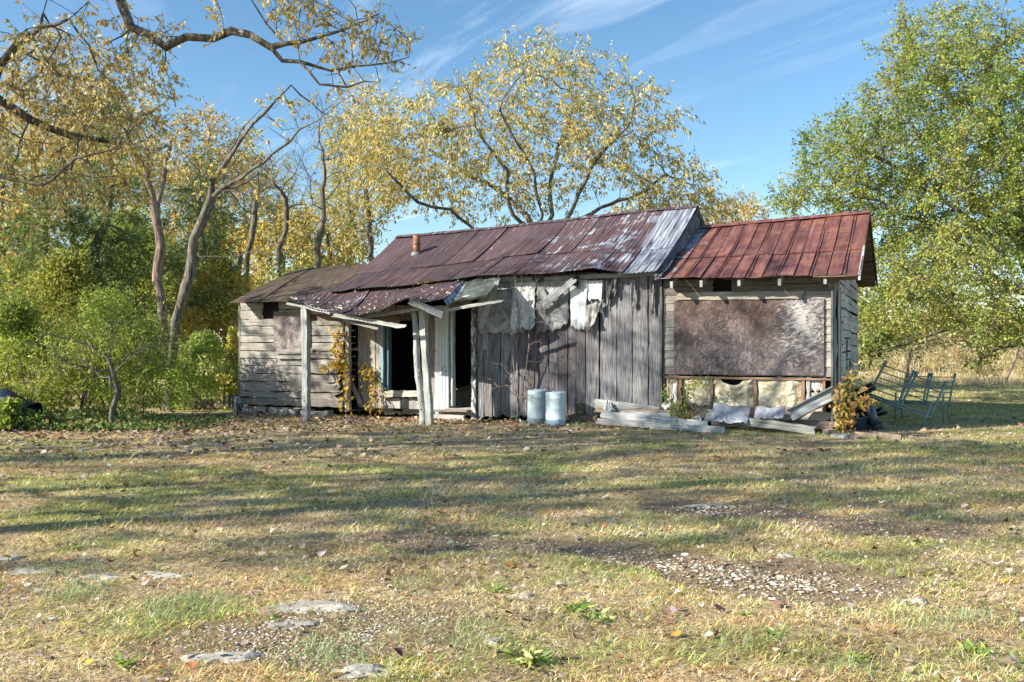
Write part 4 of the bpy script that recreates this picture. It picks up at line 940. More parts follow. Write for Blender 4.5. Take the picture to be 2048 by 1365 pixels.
# step of main gable above the annex roof
m = hb(); g0_ = upM(uM1); 
tri = [upM(uM1-.12)+np.array([0, 0, -.04]), np.array([uM1-.12, -.1, 2.55]), np.array([uM1-.12, 5.4, 2.6])]
zs = 2.6
while zs < g0_[2]-.08:
    u = (zs-2.55)/(g0_[2]-2.55); m.plank((uM1-.15, .12+DR*u, zs+.03), (uM1-.15, 5.2-2.7*u, zs+.03), (0, 0, .125), (-.02, 0, 0), (.6, .62, .66), n=6); zs += .135
m.build('gable_wall', M['siding'], H)
m = hb(); ax = loM(lM1)-upM(uM1)
m.plank(upM(uM1)+np.array([.0, 0, -.10]), loM(lM1)+np.array([0, 0, -.09]), (0, 0, .09), (-.03, 0, 0), (.35, .37, .42), n=14, edge=.014); m.build('barge_board', M['grey'], H)
m = hb(); m.plank(upM(uM1)+np.array([.0, 0, -.06]), np.array([uM1, 4.4, 3.15]), (0, 0, .10), (-.04, 0, 0), (.4, .42, .5), n=8, edge=.01); m.build('barge_board', M['grey'], H)
# flashing between main roof and annex roof
def flash():
    m = hb(); nu, nv = 16, 4; G = np.zeros((nu+1, nv+1, 3))
    for i in range(nu+1):
        u = i/nu; a = upM(uM1)*(1-u)+loM(lM1)*u+np.array([-.02, 0, -.10]); b = upA(aU0+.06)*(1-u)+loA(aL0+.05)*u+np.array([.02, 0, .02])
        for j in range(nv+1): v = j/nv; G[i, j] = a*(1-v)+b*v+np.array([random.uniform(-.02, .02), 0, random.uniform(-.02, .02)])
    m.grid(G, G[..., :2]*2, (.75, .72, .72)); o_ = m.build('flashing', M['tin_grey'], H)
flash()
# stovepipe
base = F(833, 509, 1.60); topz = base[2]+.40
m = hb(); m.tube([base+np.array([0, 0, -.1]), base+np.array([0, 0, .12]), base+np.array([0, 0, .40])], [.082, .078, .076], 14); m.tube([base+np.array([0, 0, .20]), base+np.array([0, 0, .235])], .084, 14)
sp_ = m.build('stovepipe', M['pipe'], H); m = hb(); m.tube([base+np.array([0, 0, -.06]), base+np.array([0, 0, .02]), base+np.array([0, 0, .045])], [.13, .11, .085], 12); m.build('flashing_collar', M['tin_grey'], sp_)
# fallen leaves lying on the porch roof: thin scatter
n = 240; f = rng.random(n); v = rng.beta(2, 1.3, n); pts = []
for a, b in zip(f, v):
    p = upP(pU0+(pU1-pU0)*a)*(1-b)+loP(pL0+(pL1-pL0)*a)*b; p[2] += sagP(a, b)+.03; pts.append(W(p))
az = rng.uniform(0, 6.28, n); c = pick([(.40, .35, .30), (.30, .22, .16), (.5, .46, .42)], rng.integers(0, 3, n)); L_ = rng.uniform(.04, .09, n)
o = fast_mesh('leaf_litter', *leaf_geo(np.array(pts), np.stack([np.cos(az), np.sin(az), rng.normal(-.1, .2, n)], -1), L_, L_*.6, c, .3), M['litter']); tag(o, 'dry leaves lying on the sagging porch roof', 'fallen leaves', kind='stuff')

# ---------------------------------------------------------------- things near the house
def ploc(px, py, d):                           # world point from pixel and house depth
    return W(F(px, py, d))
def loose_plank(label, a, b, width, th=.035, mat='grey', tint=(1, 1, 1), tilt=0.0, end=.02, name='plank', cat='plank', group='loose boards along the annex'):
    A = ploc(*a); B = ploc(*b); ax = (B-A)/np.linalg.norm(B-A); side = np.cross(ax, [0, 0, 1.]); side /= np.linalg.norm(side)
    wv = side*math.cos(tilt)+np.cross(side, ax)*math.sin(tilt)*-1; tv = np.cross(ax, wv); 
    if tv[2] > 0: tv = -tv
    m = MB(); m.plank(A, B, wv*width, tv*th, tint, n=14, m=3, edge=.005, enda=end, endb=end, warp=.006)
    o = m.build(name, M[mat], origin=(A+B)/2); return tag(o, label, cat, group)
loose_plank('long grey plank, frontmost of the pile, ending under the annex right corner', (1410, 832, -.42), (1634, 862, -.62), .13, .05, 'grey', (.78, .78, .70), 1.25)
loose_plank('pale grey plank with painted face lying beside the wall base', (1200, 829, -.42), (1418, 849, -.62), .12, .035, 'grey', (.88, .92, .94), 1.2)
loose_plank('low grey plank flat on the grass at the left front of the pile', (1192, 842, -.6), (1420, 860, -.82), .11, .03, 'grey', (.75, .73, .70), 1.1)
loose_plank('short flat board tucked on the grass before the middle of the pile', (1300, 853, -.72), (1450, 860, -.9), .11, .025, 'grey', (.9, .9, .85), 1.0)
loose_plank('narrow board with white face on top of the plank pile', (1238, 826, -.32), (1405, 838, -.42), .10, .025, 'grey', (.9, .94, .93), 1.1)
loose_plank('weathered board slanting away from the wall at the pile top left', (1186, 806, -.12), (1320, 822, -.22), .15, .025, 'grey', (.9, .88, .86), 1.2)
loose_plank('brown lower board at the left end of the pile', (1188, 818, -.16), (1420, 834, -.34), .13, .03, 'siding', (.8, .66, .5), .9)
loose_plank('grey board lying behind the silver tin sheets', (1390, 824, -.2), (1560, 842, -.4), .15, .03, 'siding', (.8, .85, .75), .9)
loose_plank('dark timber lying at the wall foot beside the barrels', (1128, 829, -.05), (1196, 832, -.08), .10, .09, 'siding', (.5, .42, .34), .3)
loose_plank('thick dark beam lying under the annex corner', (1540, 845, -.18), (1672, 852, -.2), .13, .06, 'siding', (.5, .42, .38), 1.2)
loose_plank('thin grey lath lying across the middle of the plank pile', (1255, 834, -.40), (1400, 846, -.52), .06, .02, 'grey', (.8, .82, .85), 1.1)
loose_plank('dark split board under the silver tin sheets', (1420, 846, -.45), (1560, 850, -.5), .10, .03, 'siding', (.45, .42, .38), 1.1)
loose_plank('short broken board end standing out before the insulation', (1500, 838, -.28), (1592, 834, -.30), .09, .03, 'grey', (.7, .72, .68), 1.3)
# rafter-like trough board leaning at the annex corner
A = ploc(1580, 832, -.35); B = ploc(1672, 785, -.14); m = MB(); ax = (B-A)/np.linalg.norm(B-A); f_ = np.array([-NB[0], -NB[1], .3]); f_ /= np.linalg.norm(f_); wv = np.cross(ax, f_); wv /= np.linalg.norm(wv)
m.plank(A, B, wv*.20, -f_*.02, (.95, .97, .98), n=10, edge=.004, enda=.03, endb=.01); m.plank(A-wv*.10+f_*.03, B-wv*.10+f_*.03, f_*.06, wv*.02, (.8, .82, .84), n=6); m.plank(A+wv*.10+f_*.03, B+wv*.10+f_*.03, f_*.06, -wv*.02, (1.1, 1.1, 1.1), n=6)
tag(m.build('leaning_board', M['grey'], origin=A), 'grey troughed board leaning diagonally against the annex right corner', 'board')
m = MB(); Aq, Bq = ploc(1186, 812, -.2), ploc(1240, 818, -.3)
# pale tin sheets propped over the planks
def propped(label, poly, d0, d1, mat, seed, tint=(1, 1, 1), group=None):
    (x0, y0), (x1, y1), (x2, y2), (x3, y3) = poly; nu, nv = 24, 12; G = np.zeros((nu+1, nv+1, 3)); UV = np.zeros((nu+1, nv+1, 2))
    c = [ploc(x0, y0, d0), ploc(x1, y1, d0), ploc(x2, y2, d1), ploc(x3, y3, d1)]
    rb = np.random.default_rng(seed).normal(0, .012, nu+1)
    for i in range(nu+1):
        for j in range(nv+1):
            u, v = i/nu, j/nv; p = (c[0]*(1-u)+c[1]*u)*(1-v)+(c[3]*(1-u)+c[2]*u)*v; p = p+np.array([0, -.018*abs(math.sin(u*9.5)), .012*math.sin(u*9.5)+rb[i]*v*v]); G[i, j] = p; UV[i, j] = (u*1.2, v)
    m = MB(); m.grid(G, UV, tint, smooth=True); o = m.build('tin_sheet', M[mat], origin=c[3]); md = o.modifiers.new('t', 'SOLIDIFY'); md.thickness = .003; return tag(o, label, 'metal sheet', group)
propped('square silver tin sheet propped against the plank pile, left one', [(1428, 806), (1502, 816), (1494, 848), (1420, 842)], -.28, -.60, 'tin_silver', 3)
propped('smaller torn silver tin sheet beside the leaning board', [(1512, 813), (1572, 817), (1566, 838), (1508, 836)], -.26, -.48, 'tin_silver', 4, (.95, .95, .97))
propped('crumpled grey tin scrap lying on the left end of the plank pile', [(1212, 800), (1222, 806), (1232, 823), (1206, 822)], -.20, -.30, 'tin_grey', 6, (1.6, 1.65, 1.75))
propped('torn white scrap curled beside the weed at annex left', [(1322, 812), (1340, 796), (1345, 806), (1330, 822)], -.15, -.22, 'tin_white', 7)
propped('white curled strip hanging beside the exposed insulation', [(1347, 768), (1353, 768), (1354, 806), (1343, 806)], -.10, -.18, 'tin_white', 8)
# barrels
def barrel(px, py, d, h, r, label, tint, lean, lid):
    b = ploc(px, py, d); b[2] = gzf(b[0], b[1])+.0
    prof = [(0, .0), (r*.9, 0), (r*.97, .015), (r, .05), (r, h*.20), (r*1.02, h*.215), (r, h*.23), (r, h*.50), (r*1.015, h*.515), (r, h*.53), (r*1.0, h*.80), (r*1.02, h*.815), (r*1.0, h*.83), (r, h*.95), (r*.985, h*.985), (r*.93, h), (r*.90, h-.02), (0, h-.03)]
    k = 32; V = [(rr*math.cos(2*math.pi*i/k), rr*math.sin(2*math.pi*i/k), z) for rr, z in prof for i in range(k)]
    fc = [(a*k+i, a*k+(i+1) % k, (a+1)*k+(i+1) % k, (a+1)*k+i) for a in range(len(prof)-1) for i in range(k)]
    root = empty('barrel', b, random.uniform(0, 6), label=label, cat='barrel', group='blue plastic barrels by the plank wall'); root.rotation_euler = (lean, lean*.5, 0)
    m = MB(); m.add(V, fc, None, tint, smooth=True); m.build('drum', M['barrel'], root)
    m = MB(); m.tube([(r*.5, -.0, h-.04), (r*.5, 0, h+.008)], .03, 12, (.8, .85, .9)); m.tube([(-r*.5, .0, h-.04), (-r*.5, 0, h+.004)], .03, 12, (.35, .36, .38)); m.build('bung_cap', M['barrel'], root)
    m = MB(); m.tube([(-.08, -r*.75, h-.02), (-.06, -r*.80, h+.012), (.0, -r*.82, h+.018), (.06, -r*.80, h+.012), (.08, -r*.75, h-.02)], .010, 6, (.9, .95, 1)); m.build('handle', M['barrel'], root)
barrel(1074, 836, -.22, .60, .172, 'dirty blue grey plastic barrel by the wall, left one with stained sides', (.80, .82, .82), .02, 0); barrel(1112, 842, -.45, .585, .178, 'clean pale blue plastic barrel, right one with liquid at its base', (1.12, 1.12, 1.10), -.01, 1)
# teal hose coil
m = MB(); b = ploc(1046, 832, -.2); b[2] = gzf(b[0], b[1])
pts = [b+np.array([.11*math.cos(a)*(1+.03*math.sin(3*a)), .03*math.sin(a*1.3)+.01*a/6, .10+.085*math.sin(a)]) for a in np.linspace(0, 6.28*3, 70)]
m.tube(pts, .011, 6); tag(m.build('hose', M['teal'], origin=b), 'small coil of teal hose leaning beside the left barrel', 'hose')
# stones and timbers at the right corner
def rock(label, px, py, sx, sy, sz, Y=None, seed=0, mat='stone', tint=(1, 1, 1), cat='stone', group=None, world=None, name='stone'):
    x, y = world if world is not None else G2(px, py); z = gzf(x, y); rs = np.random.default_rng(seed); nu, nv = 18, 10; V = []
    for j in range(nv+1):
        ph = math.pi*j/nv
        for i in range(nu):
            th = 2*math.pi*i/nu; dv = np.array([math.cos(th)*math.sin(ph), math.sin(th)*math.sin(ph), math.cos(ph)])
            out_l = 1+.30*math.sin(th*2+seed)+.18*math.sin(th*3+seed*2.3)+.13*math.sin(th*5+seed*.7)+.08*math.sin(th*9+seed); dv = dv*np.array([out_l, out_l, 1])
            dq = np.sign(dv)*np.abs(dv)**.8; nn = .45+1.1*float(fbm(np.array([dv[0]*1.7+seed*3.1+5]), np.array([dv[1]*1.7+dv[2]+7]), seed, 3)[0])
            V.append(dq*nn*np.array([sx, sy, sz]))
    fc = [(j*nu+i, (j+1)*nu+i, (j+1)*nu+(i+1) % nu, j*nu+(i+1) % nu) for j in range(nv) for i in range(nu)]
    m = MB(); m.add(V, fc, None, tint, smooth=False); o = m.build(name, M[mat], loc=(x, y, z-sz*(.32 if group else -.25)), rot=(0, 0, rs.uniform(-.5, .5))); return tag(o, label, cat, group)
rock('pale rounded stone on the grass below the annex corner', 1683, 876, .13, .10, .06, seed=3, tint=(1.25, 1.25, 1.25)); rock('small brown rock beside the pale rounded stone', 1706, 878, .09, .07, .045, seed=4, tint=(.9, .75, .7))
for (x0, y0, x1, y1, w_, lab) in ((1700, 870, 1750, 876, .22, 'short thick weathered timber block at the house corner'), (1745, 872, 1800, 879, .18, 'flat grey timber offcut, rightmost by the lawn')):
    A = np.array([*G2(x0, y0), 0.]); B = np.array([*G2(x1, y1), 0.]); A[2] = gzf(A[0], A[1])+.07; B[2] = gzf(B[0], B[1])+.07
    m = MB(); m.plank(A, B, (.0, w_, .0), (0, 0, -.10), (.75, .62, .55), n=6, m=3, edge=.01, enda=.02, endb=.02); tag(m.build('timber_block', M['siding'], origin=(A+B)/2), lab, 'timber')
m = MB(); q = ploc(1659, 857, -.3); m.box((0, 0, 0), (.17, .12, .10), (1.2, 1.0, .85)); tag(m.build('wood_block', M['siding'], loc=(q[0], q[1], gzf(q[0], q[1])+.04), rot=(0, 0, .4)), 'small square wood block at the end of the front plank', 'wood block')
m = MB(); q = ploc(502, 826, -.25)
for i in range(3): m.box((i*.02, 0, i*.0), (.10, .09, .06), (1, 1, 1))
M['brick'] = simple('old_red_brick', (.25, .06, .05), (.38, .12, .09), 12, .9)
tag(m.build('brick', M['brick'], loc=(*(ploc(518, 824, -.12)[:2]), -.03), rot=(.1, 0, .3)), 'red brick lying under the left siding wall', 'brick')
# flat limestone slabs in the foreground
for i, (px, py, sx, sy, sz, lab) in enumerate([
    (615, 1215, .20, .12, .020, 'broad flat grey stone set in the gravel, left of centre'), (205, 1162, .13, .06, .022, 'small flat grey stone left of the twin stones'), (318, 1152, .12, .05, .018, 'flat pinkish grey stone beside the dried grass on the left'),
    (730, 1345, .13, .07, .022, 'grey slab at the bottom edge of the lawn'), (20, 1122, .10, .07, .02, 'grey stone at the far left edge'), (60, 1148, .13, .05, .018, 'low stone near the left edge half buried'),
    (580, 1253, .11, .04, .018, 'thin dark stone just below the broad flat stone'), (450, 1315, .12, .07, .018, 'pale rough slab sunk in moss at the bottom left'), (1048, 1190, .05, .035, .018, 'white stone chip lying in dry grass at the middle'), (985, 1285, .055, .035, .015, 'pale flat chip near the bottom weed'),
    (1570, 1112, .07, .03, .02, 'whitish stone at the edge of the far bare strip'), (1410, 1010, .22, .05, .012, 'bluish flat stone in the shaded end of the bare patch'), (1826, 1206, .06, .04, .03, 'pinkish stone standing in grass on the right'), (830, 873, .10, .06, .03, 'pale crumpled stone on the lawn before the posts'), (810, 950, .07, .04, .02, 'small white stone in the shaded grass')]):
    rock(lab, px, py, sx, sy, sz, seed=20+i, tint=(1.12, 1.07, .97) if 'dark' not in lab else (1.0, .98, .92), group='stones in the lawn')
# ---- metal chair frames behind the annex corner
def frame_chair(base, rz, tilt, label, backs=2, roll=0.0, sc=1.0):
    root = empty('chair_frame', base, rz, label=label, cat='chair frame', group='green metal chair frames'); root.rotation_euler = (tilt, roll, rz); root.scale = (sc, sc, sc)
    w_ = .50
    for k in range(backs):
        x0 = k*.56
        for sx in (0, w_):
            m = MB(); m.tube([(x0+sx, -.02, .34), (x0+sx, .0, .44), (x0+sx, .06, .55), (x0+sx, .20, .75), (x0+sx, .40, 1.02)], .022, 7); m.tube([(x0+sx, .385, 1.0), (x0+sx, .43, 1.06)], .032, 7); m.build('back_rail', M['green_metal'], root)
        for z_, y_ in ((.53, .05), (.64, .12), (.75, .20), (.86, .28), (.98, .37)):
            m = MB(); m.tube([(x0, y_, z_), (x0+w_/2, y_+.03, z_), (x0+w_, y_, z_)], .012, 6); m.build('slat', M['green_metal'], root)
    tot = (backs-1)*.56+w_
    m = MB()
    for y_, z_ in ((0, .42), (-.42, .40)): m.tube([(0, y_, z_), (tot, y_, z_)], .021, 6)
    for i in range(backs+1): m.tube([(tot*i/backs, 0, .42), (tot*i/backs, -.42, .40)], .012, 6)
    m.build('seat_frame', M['green_metal'], root)
    for x_ in (0.02, tot-.02):
        m = MB(); m.tube([(x_, 0, .42), (x_, .02, 0)], .021, 6); m.build('leg', M['green_metal'], root)
        m = MB(); m.tube([(x_, -.42, .62), (x_, -.42, .40), (x_, -.44, 0)], .021, 6); m.build('leg', M['green_metal'], root)
        m = MB(); m.tube([(x_, .07, .66), (x_, -.2, .66), (x_, -.40, .64), (x_, -.44, .60)], .013, 6); m.build('armrest', M['green_metal'], root)
bx, by = (1802-1024)/FPX*16.8, 16.8
frame_chair((bx, by, gzf(bx, by)), -.72, -.0, 'green metal double seat frame standing upright on the grass, right one', 2, .0, .80)
bx, by = (1722-1024)/FPX*15.9, 15.9
frame_chair((bx, by, gzf(bx, by)+.12), -.55, -.06, 'green metal seat frame tipped over against the pile, left one', 2, .34, .98)
# dark pan, bent black tubes, tub
def lathe(prof, k=28):
    V = [(r*math.cos(2*math.pi*i/k), r*math.sin(2*math.pi*i/k), z) for r, z in prof for i in range(k)]
    return V, [(a*k+i, a*k+(i+1) % k, (a+1)*k+(i+1) % k, (a+1)*k+i) for a in range(len(prof)-1) for i in range(k)]
def at_y(px, py, Y): p = P(px, py, Y); return p
V_, F_ = lathe([(0, .10), (.12, .10), (.2, .08), (.27, .02), (.30, -.02), (.305, -.02), (.28, .03), (.21, .095), (.12, .115), (0, .12)])
m = MB(); m.add(V_, F_, None, (1, 1, 1), smooth=True); q = at_y(1738, 826, 14.9)
tag(m.build('metal_pan', M['pan'], loc=q, rot=(R(70), R(15), R(60))), 'dark blue round metal pan tipped on edge at the house corner', 'metal pan')
V_, F_ = lathe([(0, 0), (.20, 0), (.22, .02), (.25, .22), (.27, .24), (.25, .25), (.22, .04), (0, .03)])
m = MB(); m.add(V_, F_, None, (1.5, 1.6, 1.7), smooth=True); q = at_y(1702, 858, 14.8); q[2] = gzf(q[0], q[1])
tag(m.build('metal_tub', M['pan'], loc=q, rot=(R(8), 0, 0)), 'low dark metal tub on the ground under the yellow weed', 'tub')
V_, F_ = lathe([(.15, -.06), (.27, -.08), (.30, -.03), (.30, .03), (.27, .08), (.15, .06), (.15, -.06)])
m = MB(); m.add(V_, F_, None, (1, 1, 1), smooth=True); q = at_y(1728, 856, 15.0); q[2] = gzf(q[0], q[1])+.07
tag(m.build('tyre', M['black'], loc=q, rot=(.05, .08, 0)), 'old black tyre lying flat below the round pan', 'tyre')
for i, (p0, p1, lab) in enumerate([((1722, 778), (1742, 770), 'short black tube end, uppermost of those poking out beside the wall'), ((1718, 792), (1750, 777), 'thick black bent tube just above the round pan'), ((1752, 824), (1762, 818), 'black tube stub right of the round pan'), ((1750, 833), (1772, 826), 'lowest black tube lying behind the pan')]):
    a = at_y(*p0, 15.2); b_ = at_y(*p1, 14.9); m = MB(); m.tube([a-(b_-a)*1.2+np.array([0, .3, -.05]), a, (a+b_)/2+np.array([0, 0, .006]), b_], [.028, .03, .028, .036], 10)
    o = m.build('bent_tube', M['black'], origin=b_); tag(o, lab, 'tube', 'black tubes beside the annex corner')
m = MB(); q = at_y(1712, 800, 15.3); m.box((0, 0, 0), (.30, .25, .45), (1, 1, 1)); o = m.build('crate', M['bluecloth'], loc=(q[0], q[1], .32), rot=(.1, .15, .4)); tag(o, 'dark blue grey crate behind the yellow weed', 'crate')
# things seen inside the doorway
m = MB(); q = ploc(925, 770, 1.2); m.box((0, 0, 0), (.6, .5, .35)); tag(m.build('cardboard_box', M['card'], loc=(q[0], q[1], .30), rot=(.1, -.25, .3)), 'cardboard box tilted inside the dark doorway', 'box')
m = MB(); q = ploc(925, 795, .7); U, Vv = np.meshgrid(np.linspace(-.6, .6, 24), np.linspace(-.35, .35, 16), indexing='ij'); G = np.stack([U, Vv, .14*fbm(U*4+9, Vv*4+3, 5, 3)*np.cos(U*2)*np.cos(Vv*3)+.0], -1)
m.grid(G, G[..., :2], (1.4, 1.4, 1.4), smooth=True); tag(m.build('tarpaulin', M['bluecloth'], loc=(q[0], q[1], .14), rot=(0, 0, -.4)), 'crumpled blue tarpaulin on the floor inside the doorway', 'tarpaulin')
# dark blue covered trailer at the far left
root = empty('covered_trailer', (*(P(5, 800, 15.9)[:2]), -.05), .2, label='dark blue sheeted trailer half buried in vines at the left edge', cat='trailer')
m = MB(); nu, nv = 20, 14; G = np.zeros((nu+1, nv+1, 3))
prof_ = [(-.55, .0), (-.58, .28), (-.50, .48), (-.2, .60), (.2, .62), (.5, .5), (.58, .28), (.55, .0)]
for i in range(nu+1):
    u = i/nu
    for j in range(nv+1):
        v = j/nv*7; a_ = int(min(6, v)); f_ = v-a_; y_ = prof_[a_][0]*(1-f_)+prof_[a_+1][0]*f_; z_ = prof_[a_][1]*(1-f_)+prof_[a_+1][1]*f_
        sc_ = 1-.35*max(0, u-.7)/.3; G[i, j] = (-1.0+1.5*u, y_*(.9+.1*math.sin(u*7)), z_*sc_+.03*math.sin(u*11+y_*5))
m.grid(G, G[..., :2], (1, 1, 1), smooth=True); m.build('cover', M['bluecloth'], root)
m = MB(); m.plank((-1.0, -.60, .58), (.3, -.52, .50), (0, .03, .05), (0, .02, 0), (.6, .6, .6)); m.build('rail', M['grey'], root)

# ---------------------------------------------------------------- trees
def ell(c, r, n):
    v = rng.normal(0, 1, (n, 3)); v /= np.linalg.norm(v, axis=1)[:, None]; return np.array(c)+v*np.array(r)*(rng.random((n, 1))**.42)
def pell(px, py, rx, ry, Y, rY, n): k = Y/FPX; return ell(P(px, py, Y), (rx*k, rY, ry*k), n)
def grow(init, attr_, step=.3, kill=.45, infl=3.0, iters=90, trop=(0, 0, .05), jit=.18):
    nodes = [p+rng.normal(0, init.step*.06, 3) for p in init.pos]; par = list(init.par)
    A = attr_.copy(); Nn = np.array(nodes); dist = np.full(len(A), 1e9); near = np.zeros(len(A), int)
    for i in range(0, len(Nn), 64):
        D = np.linalg.norm(A[:, None]-Nn[None, i:i+64], axis=2); j = D.argmin(1); d = D[np.arange(len(A)), j]; u = d < dist; dist[u] = d[u]; near[u] = j[u]+i
    for it in range(iters):
        act = dist < infl
        if not act.any(): break
        idx = near[act]; dv = A[act]-Nn[idx]; dv /= np.linalg.norm(dv, axis=1)[:, None]+1e-9
        un, inv = np.unique(idx, return_inverse=True); acc = np.zeros((len(un), 3)); np.add.at(acc, inv, dv)
        acc /= np.linalg.norm(acc, axis=1)[:, None]+1e-9; acc += np.array(trop)+rng.normal(0, jit, acc.shape); acc /= np.linalg.norm(acc, axis=1)[:, None]+1e-9
        new = Nn[un]+acc*step; b0 = len(Nn); Nn = np.concatenate([Nn, new]); par.extend(un.tolist())
        D = np.linalg.norm(A[:, None]-new[None], axis=2); j = D.argmin(1); d = D[np.arange(len(A)), j]; u = d < dist; dist[u] = d[u]; near[u] = j[u]+b0
        kp = dist > kill; A, dist, near = A[kp], dist[kp], near[kp]
        if len(A) == 0 or len(Nn) > 9000: break
    return Nn, np.array(par)
def radii(Nn, par, r_tip, r_base, ex=.5):
    n = len(Nn); cnt = np.zeros(n); has = np.zeros(n, bool)
    has[par[par >= 0]] = True; cnt[~has] = 1
    for i in range(n-1, -1, -1):
        if par[i] >= 0: cnt[par[i]] += cnt[i]
    tot = cnt.max(); e_ = math.log(r_base/r_tip)/math.log(max(tot, 2)); return r_tip*cnt**e_, cnt, ~has
def tree_mesh(name, Nn, par, rad, mat, parent, loc, minr=0.0, kmax=9, extra=None):
    kids = {}
    for i, p in enumerate(par):
        if p >= 0: kids.setdefault(p, []).append(i)
    VV = []; TT = []; base = 0; starts = [i for i, p in enumerate(par) if p < 0]; stack = [(s_, None) for s_ in starts]
    while stack:
        s_, pr = stack.pop(); chain = [] if pr is None else [pr]; cur = s_
        while True:
            chain.append(cur); ks = kids.get(cur, [])
            if not ks: break
            ks = sorted(ks, key=lambda q: -rad[q])
            for q in ks[1:]: stack.append((q, cur))
            cur = ks[0]
        if len(chain) < 2: continue
        if rad[chain[min(1, len(chain)-1)]] < minr: continue
        pts = Nn[chain]; rr = rad[chain].copy()
        if pr is not None: rr[0] = min(rr[0], rr[1]*1.15)
        rr[-1] *= .6; k = 4 if rr[0] < .012 else 5 if rr[0] < .04 else kmax
        T = np.zeros_like(pts); T[1:-1] = pts[2:]-pts[:-2]; T[0] = pts[1]-pts[0]; T[-1] = pts[-1]-pts[-2]; T /= np.linalg.norm(T, axis=1)[:, None]+1e-9
        up = np.cross(T[0], [0.3, .9, .2]); rings = []
        ang = np.arange(k)*2*math.pi/k
        for i in range(len(pts)):
            up = up-T[i]*(up@T[i]); up /= np.linalg.norm(up)+1e-9; sd_ = np.cross(T[i], up)
            rk = rr[i]*(1+(.09*np.sin(ang*3+i*.7)+rng.normal(0, .07, k)+.10*math.sin(i*1.3+pts[i][0]*3) if k > 5 else .06*math.sin(i*2.1))); rings.append(pts[i]+(np.cos(ang)*rk)[:, None]*up+(np.sin(ang)*rk)[:, None]*sd_)
        VV.append(np.concatenate(rings)); n = len(pts)
        i, j = np.meshgrid(np.arange(n-1), np.arange(k), indexing='ij'); i = i.ravel(); j = j.ravel(); j2 = (j+1) % k
        TT.append(base+np.stack([i*k+j, i*k+j2, (i+1)*k+j2, (i+1)*k+j], -1)); base += n*k
    for v_, q_ in (extra or []): VV.append(v_); TT.append(q_+base); base += len(v_)
    return fast_mesh(name, np.concatenate(VV), np.concatenate(TT), None, mat, parent, loc, smooth=True, nside=4)
def foliate(Nn, par, cnt, maxcnt, per, twig, lsize, cols, w_ratio=.45, droop=.5, clump=None, spread=.5, prob=1.0, probs=None, tw_mat=None, density=None):
    idx = np.where((cnt <= maxcnt) & (par >= 0))[0]
    if prob < 1: idx = idx[rng.random(len(idx)) < prob]
    if density is not None: idx = idx[rng.random(len(idx)) < density(Nn[idx])]
    base = Nn[idx]; dr = base-Nn[par[idx]]; dr /= np.linalg.norm(dr, axis=1)[:, None]+1e-9
    m_ = 7; kt = max(1, int(round(per/m_))); tb_ = np.repeat(base, kt, 0); td0 = np.repeat(dr, kt, 0)*.6+rng.normal(0, spread, (len(tb_:=np.repeat(base, kt, 0)), 3)); td0[:, 2] -= .12*droop
    td0 /= np.linalg.norm(td0, axis=1)[:, None]+1e-9; tl_ = twig*rng.uniform(.45, 1.25, len(tb_))
    b = np.repeat(tb_, m_, 0); td = np.repeat(td0, m_, 0); tt = rng.uniform(.15, 1.05, (len(b), 1))
    pos = b+td*tt*np.repeat(tl_, m_)[:, None]+rng.normal(0, twig*.05, b.shape); tws = (tb_, tb_+td0*tl_[:, None])
    ax = td*.7+rng.normal(0, .42, b.shape)+np.array([0, 0, -droop])
    n = len(pos); L_ = rng.uniform(lsize[0], lsize[1], n)
    # colour varies clump by clump
    cn = fbm(pos[:, 0]*.9+pos[:, 2]*.5, pos[:, 1]*.9+pos[:, 2]*.7, 13, 3); k = len(cols); pr = probs or [1/k]*k
    ci = np.clip((np.clip((cn-.25)/.5, 0, .999)*.6+rng.random(n)*.4)*k, 0, k-1).astype(int)
    c = pick(cols, ci, .14)
    return leaf_geo(pos, ax, L_, L_*w_ratio*rng.uniform(.8, 1.2, n), c, .22), tws
def twig_quads(a, b, r=.0032):
    d = b-a; n = len(a); d = d/(np.linalg.norm(d, axis=1)[:, None]+1e-9); s_ = np.cross(d, rng.normal(0, 1, d.shape)); s_ /= np.linalg.norm(s_, axis=1)[:, None]+1e-9; s2 = np.cross(d, s_); R3 = []
    for p, q in ((a, r), (b, r*.45)):
        for k in range(3): an = k*2.094; R3.append(p+(s_*math.cos(an)+s2*math.sin(an))*q)
    V = np.stack(R3, 1).reshape(-1, 3); Q = (np.arange(n)[:, None, None]*6+np.array([[0, 1, 4, 3], [1, 2, 5, 4], [2, 0, 3, 5]])).reshape(-1, 4); return V, Q
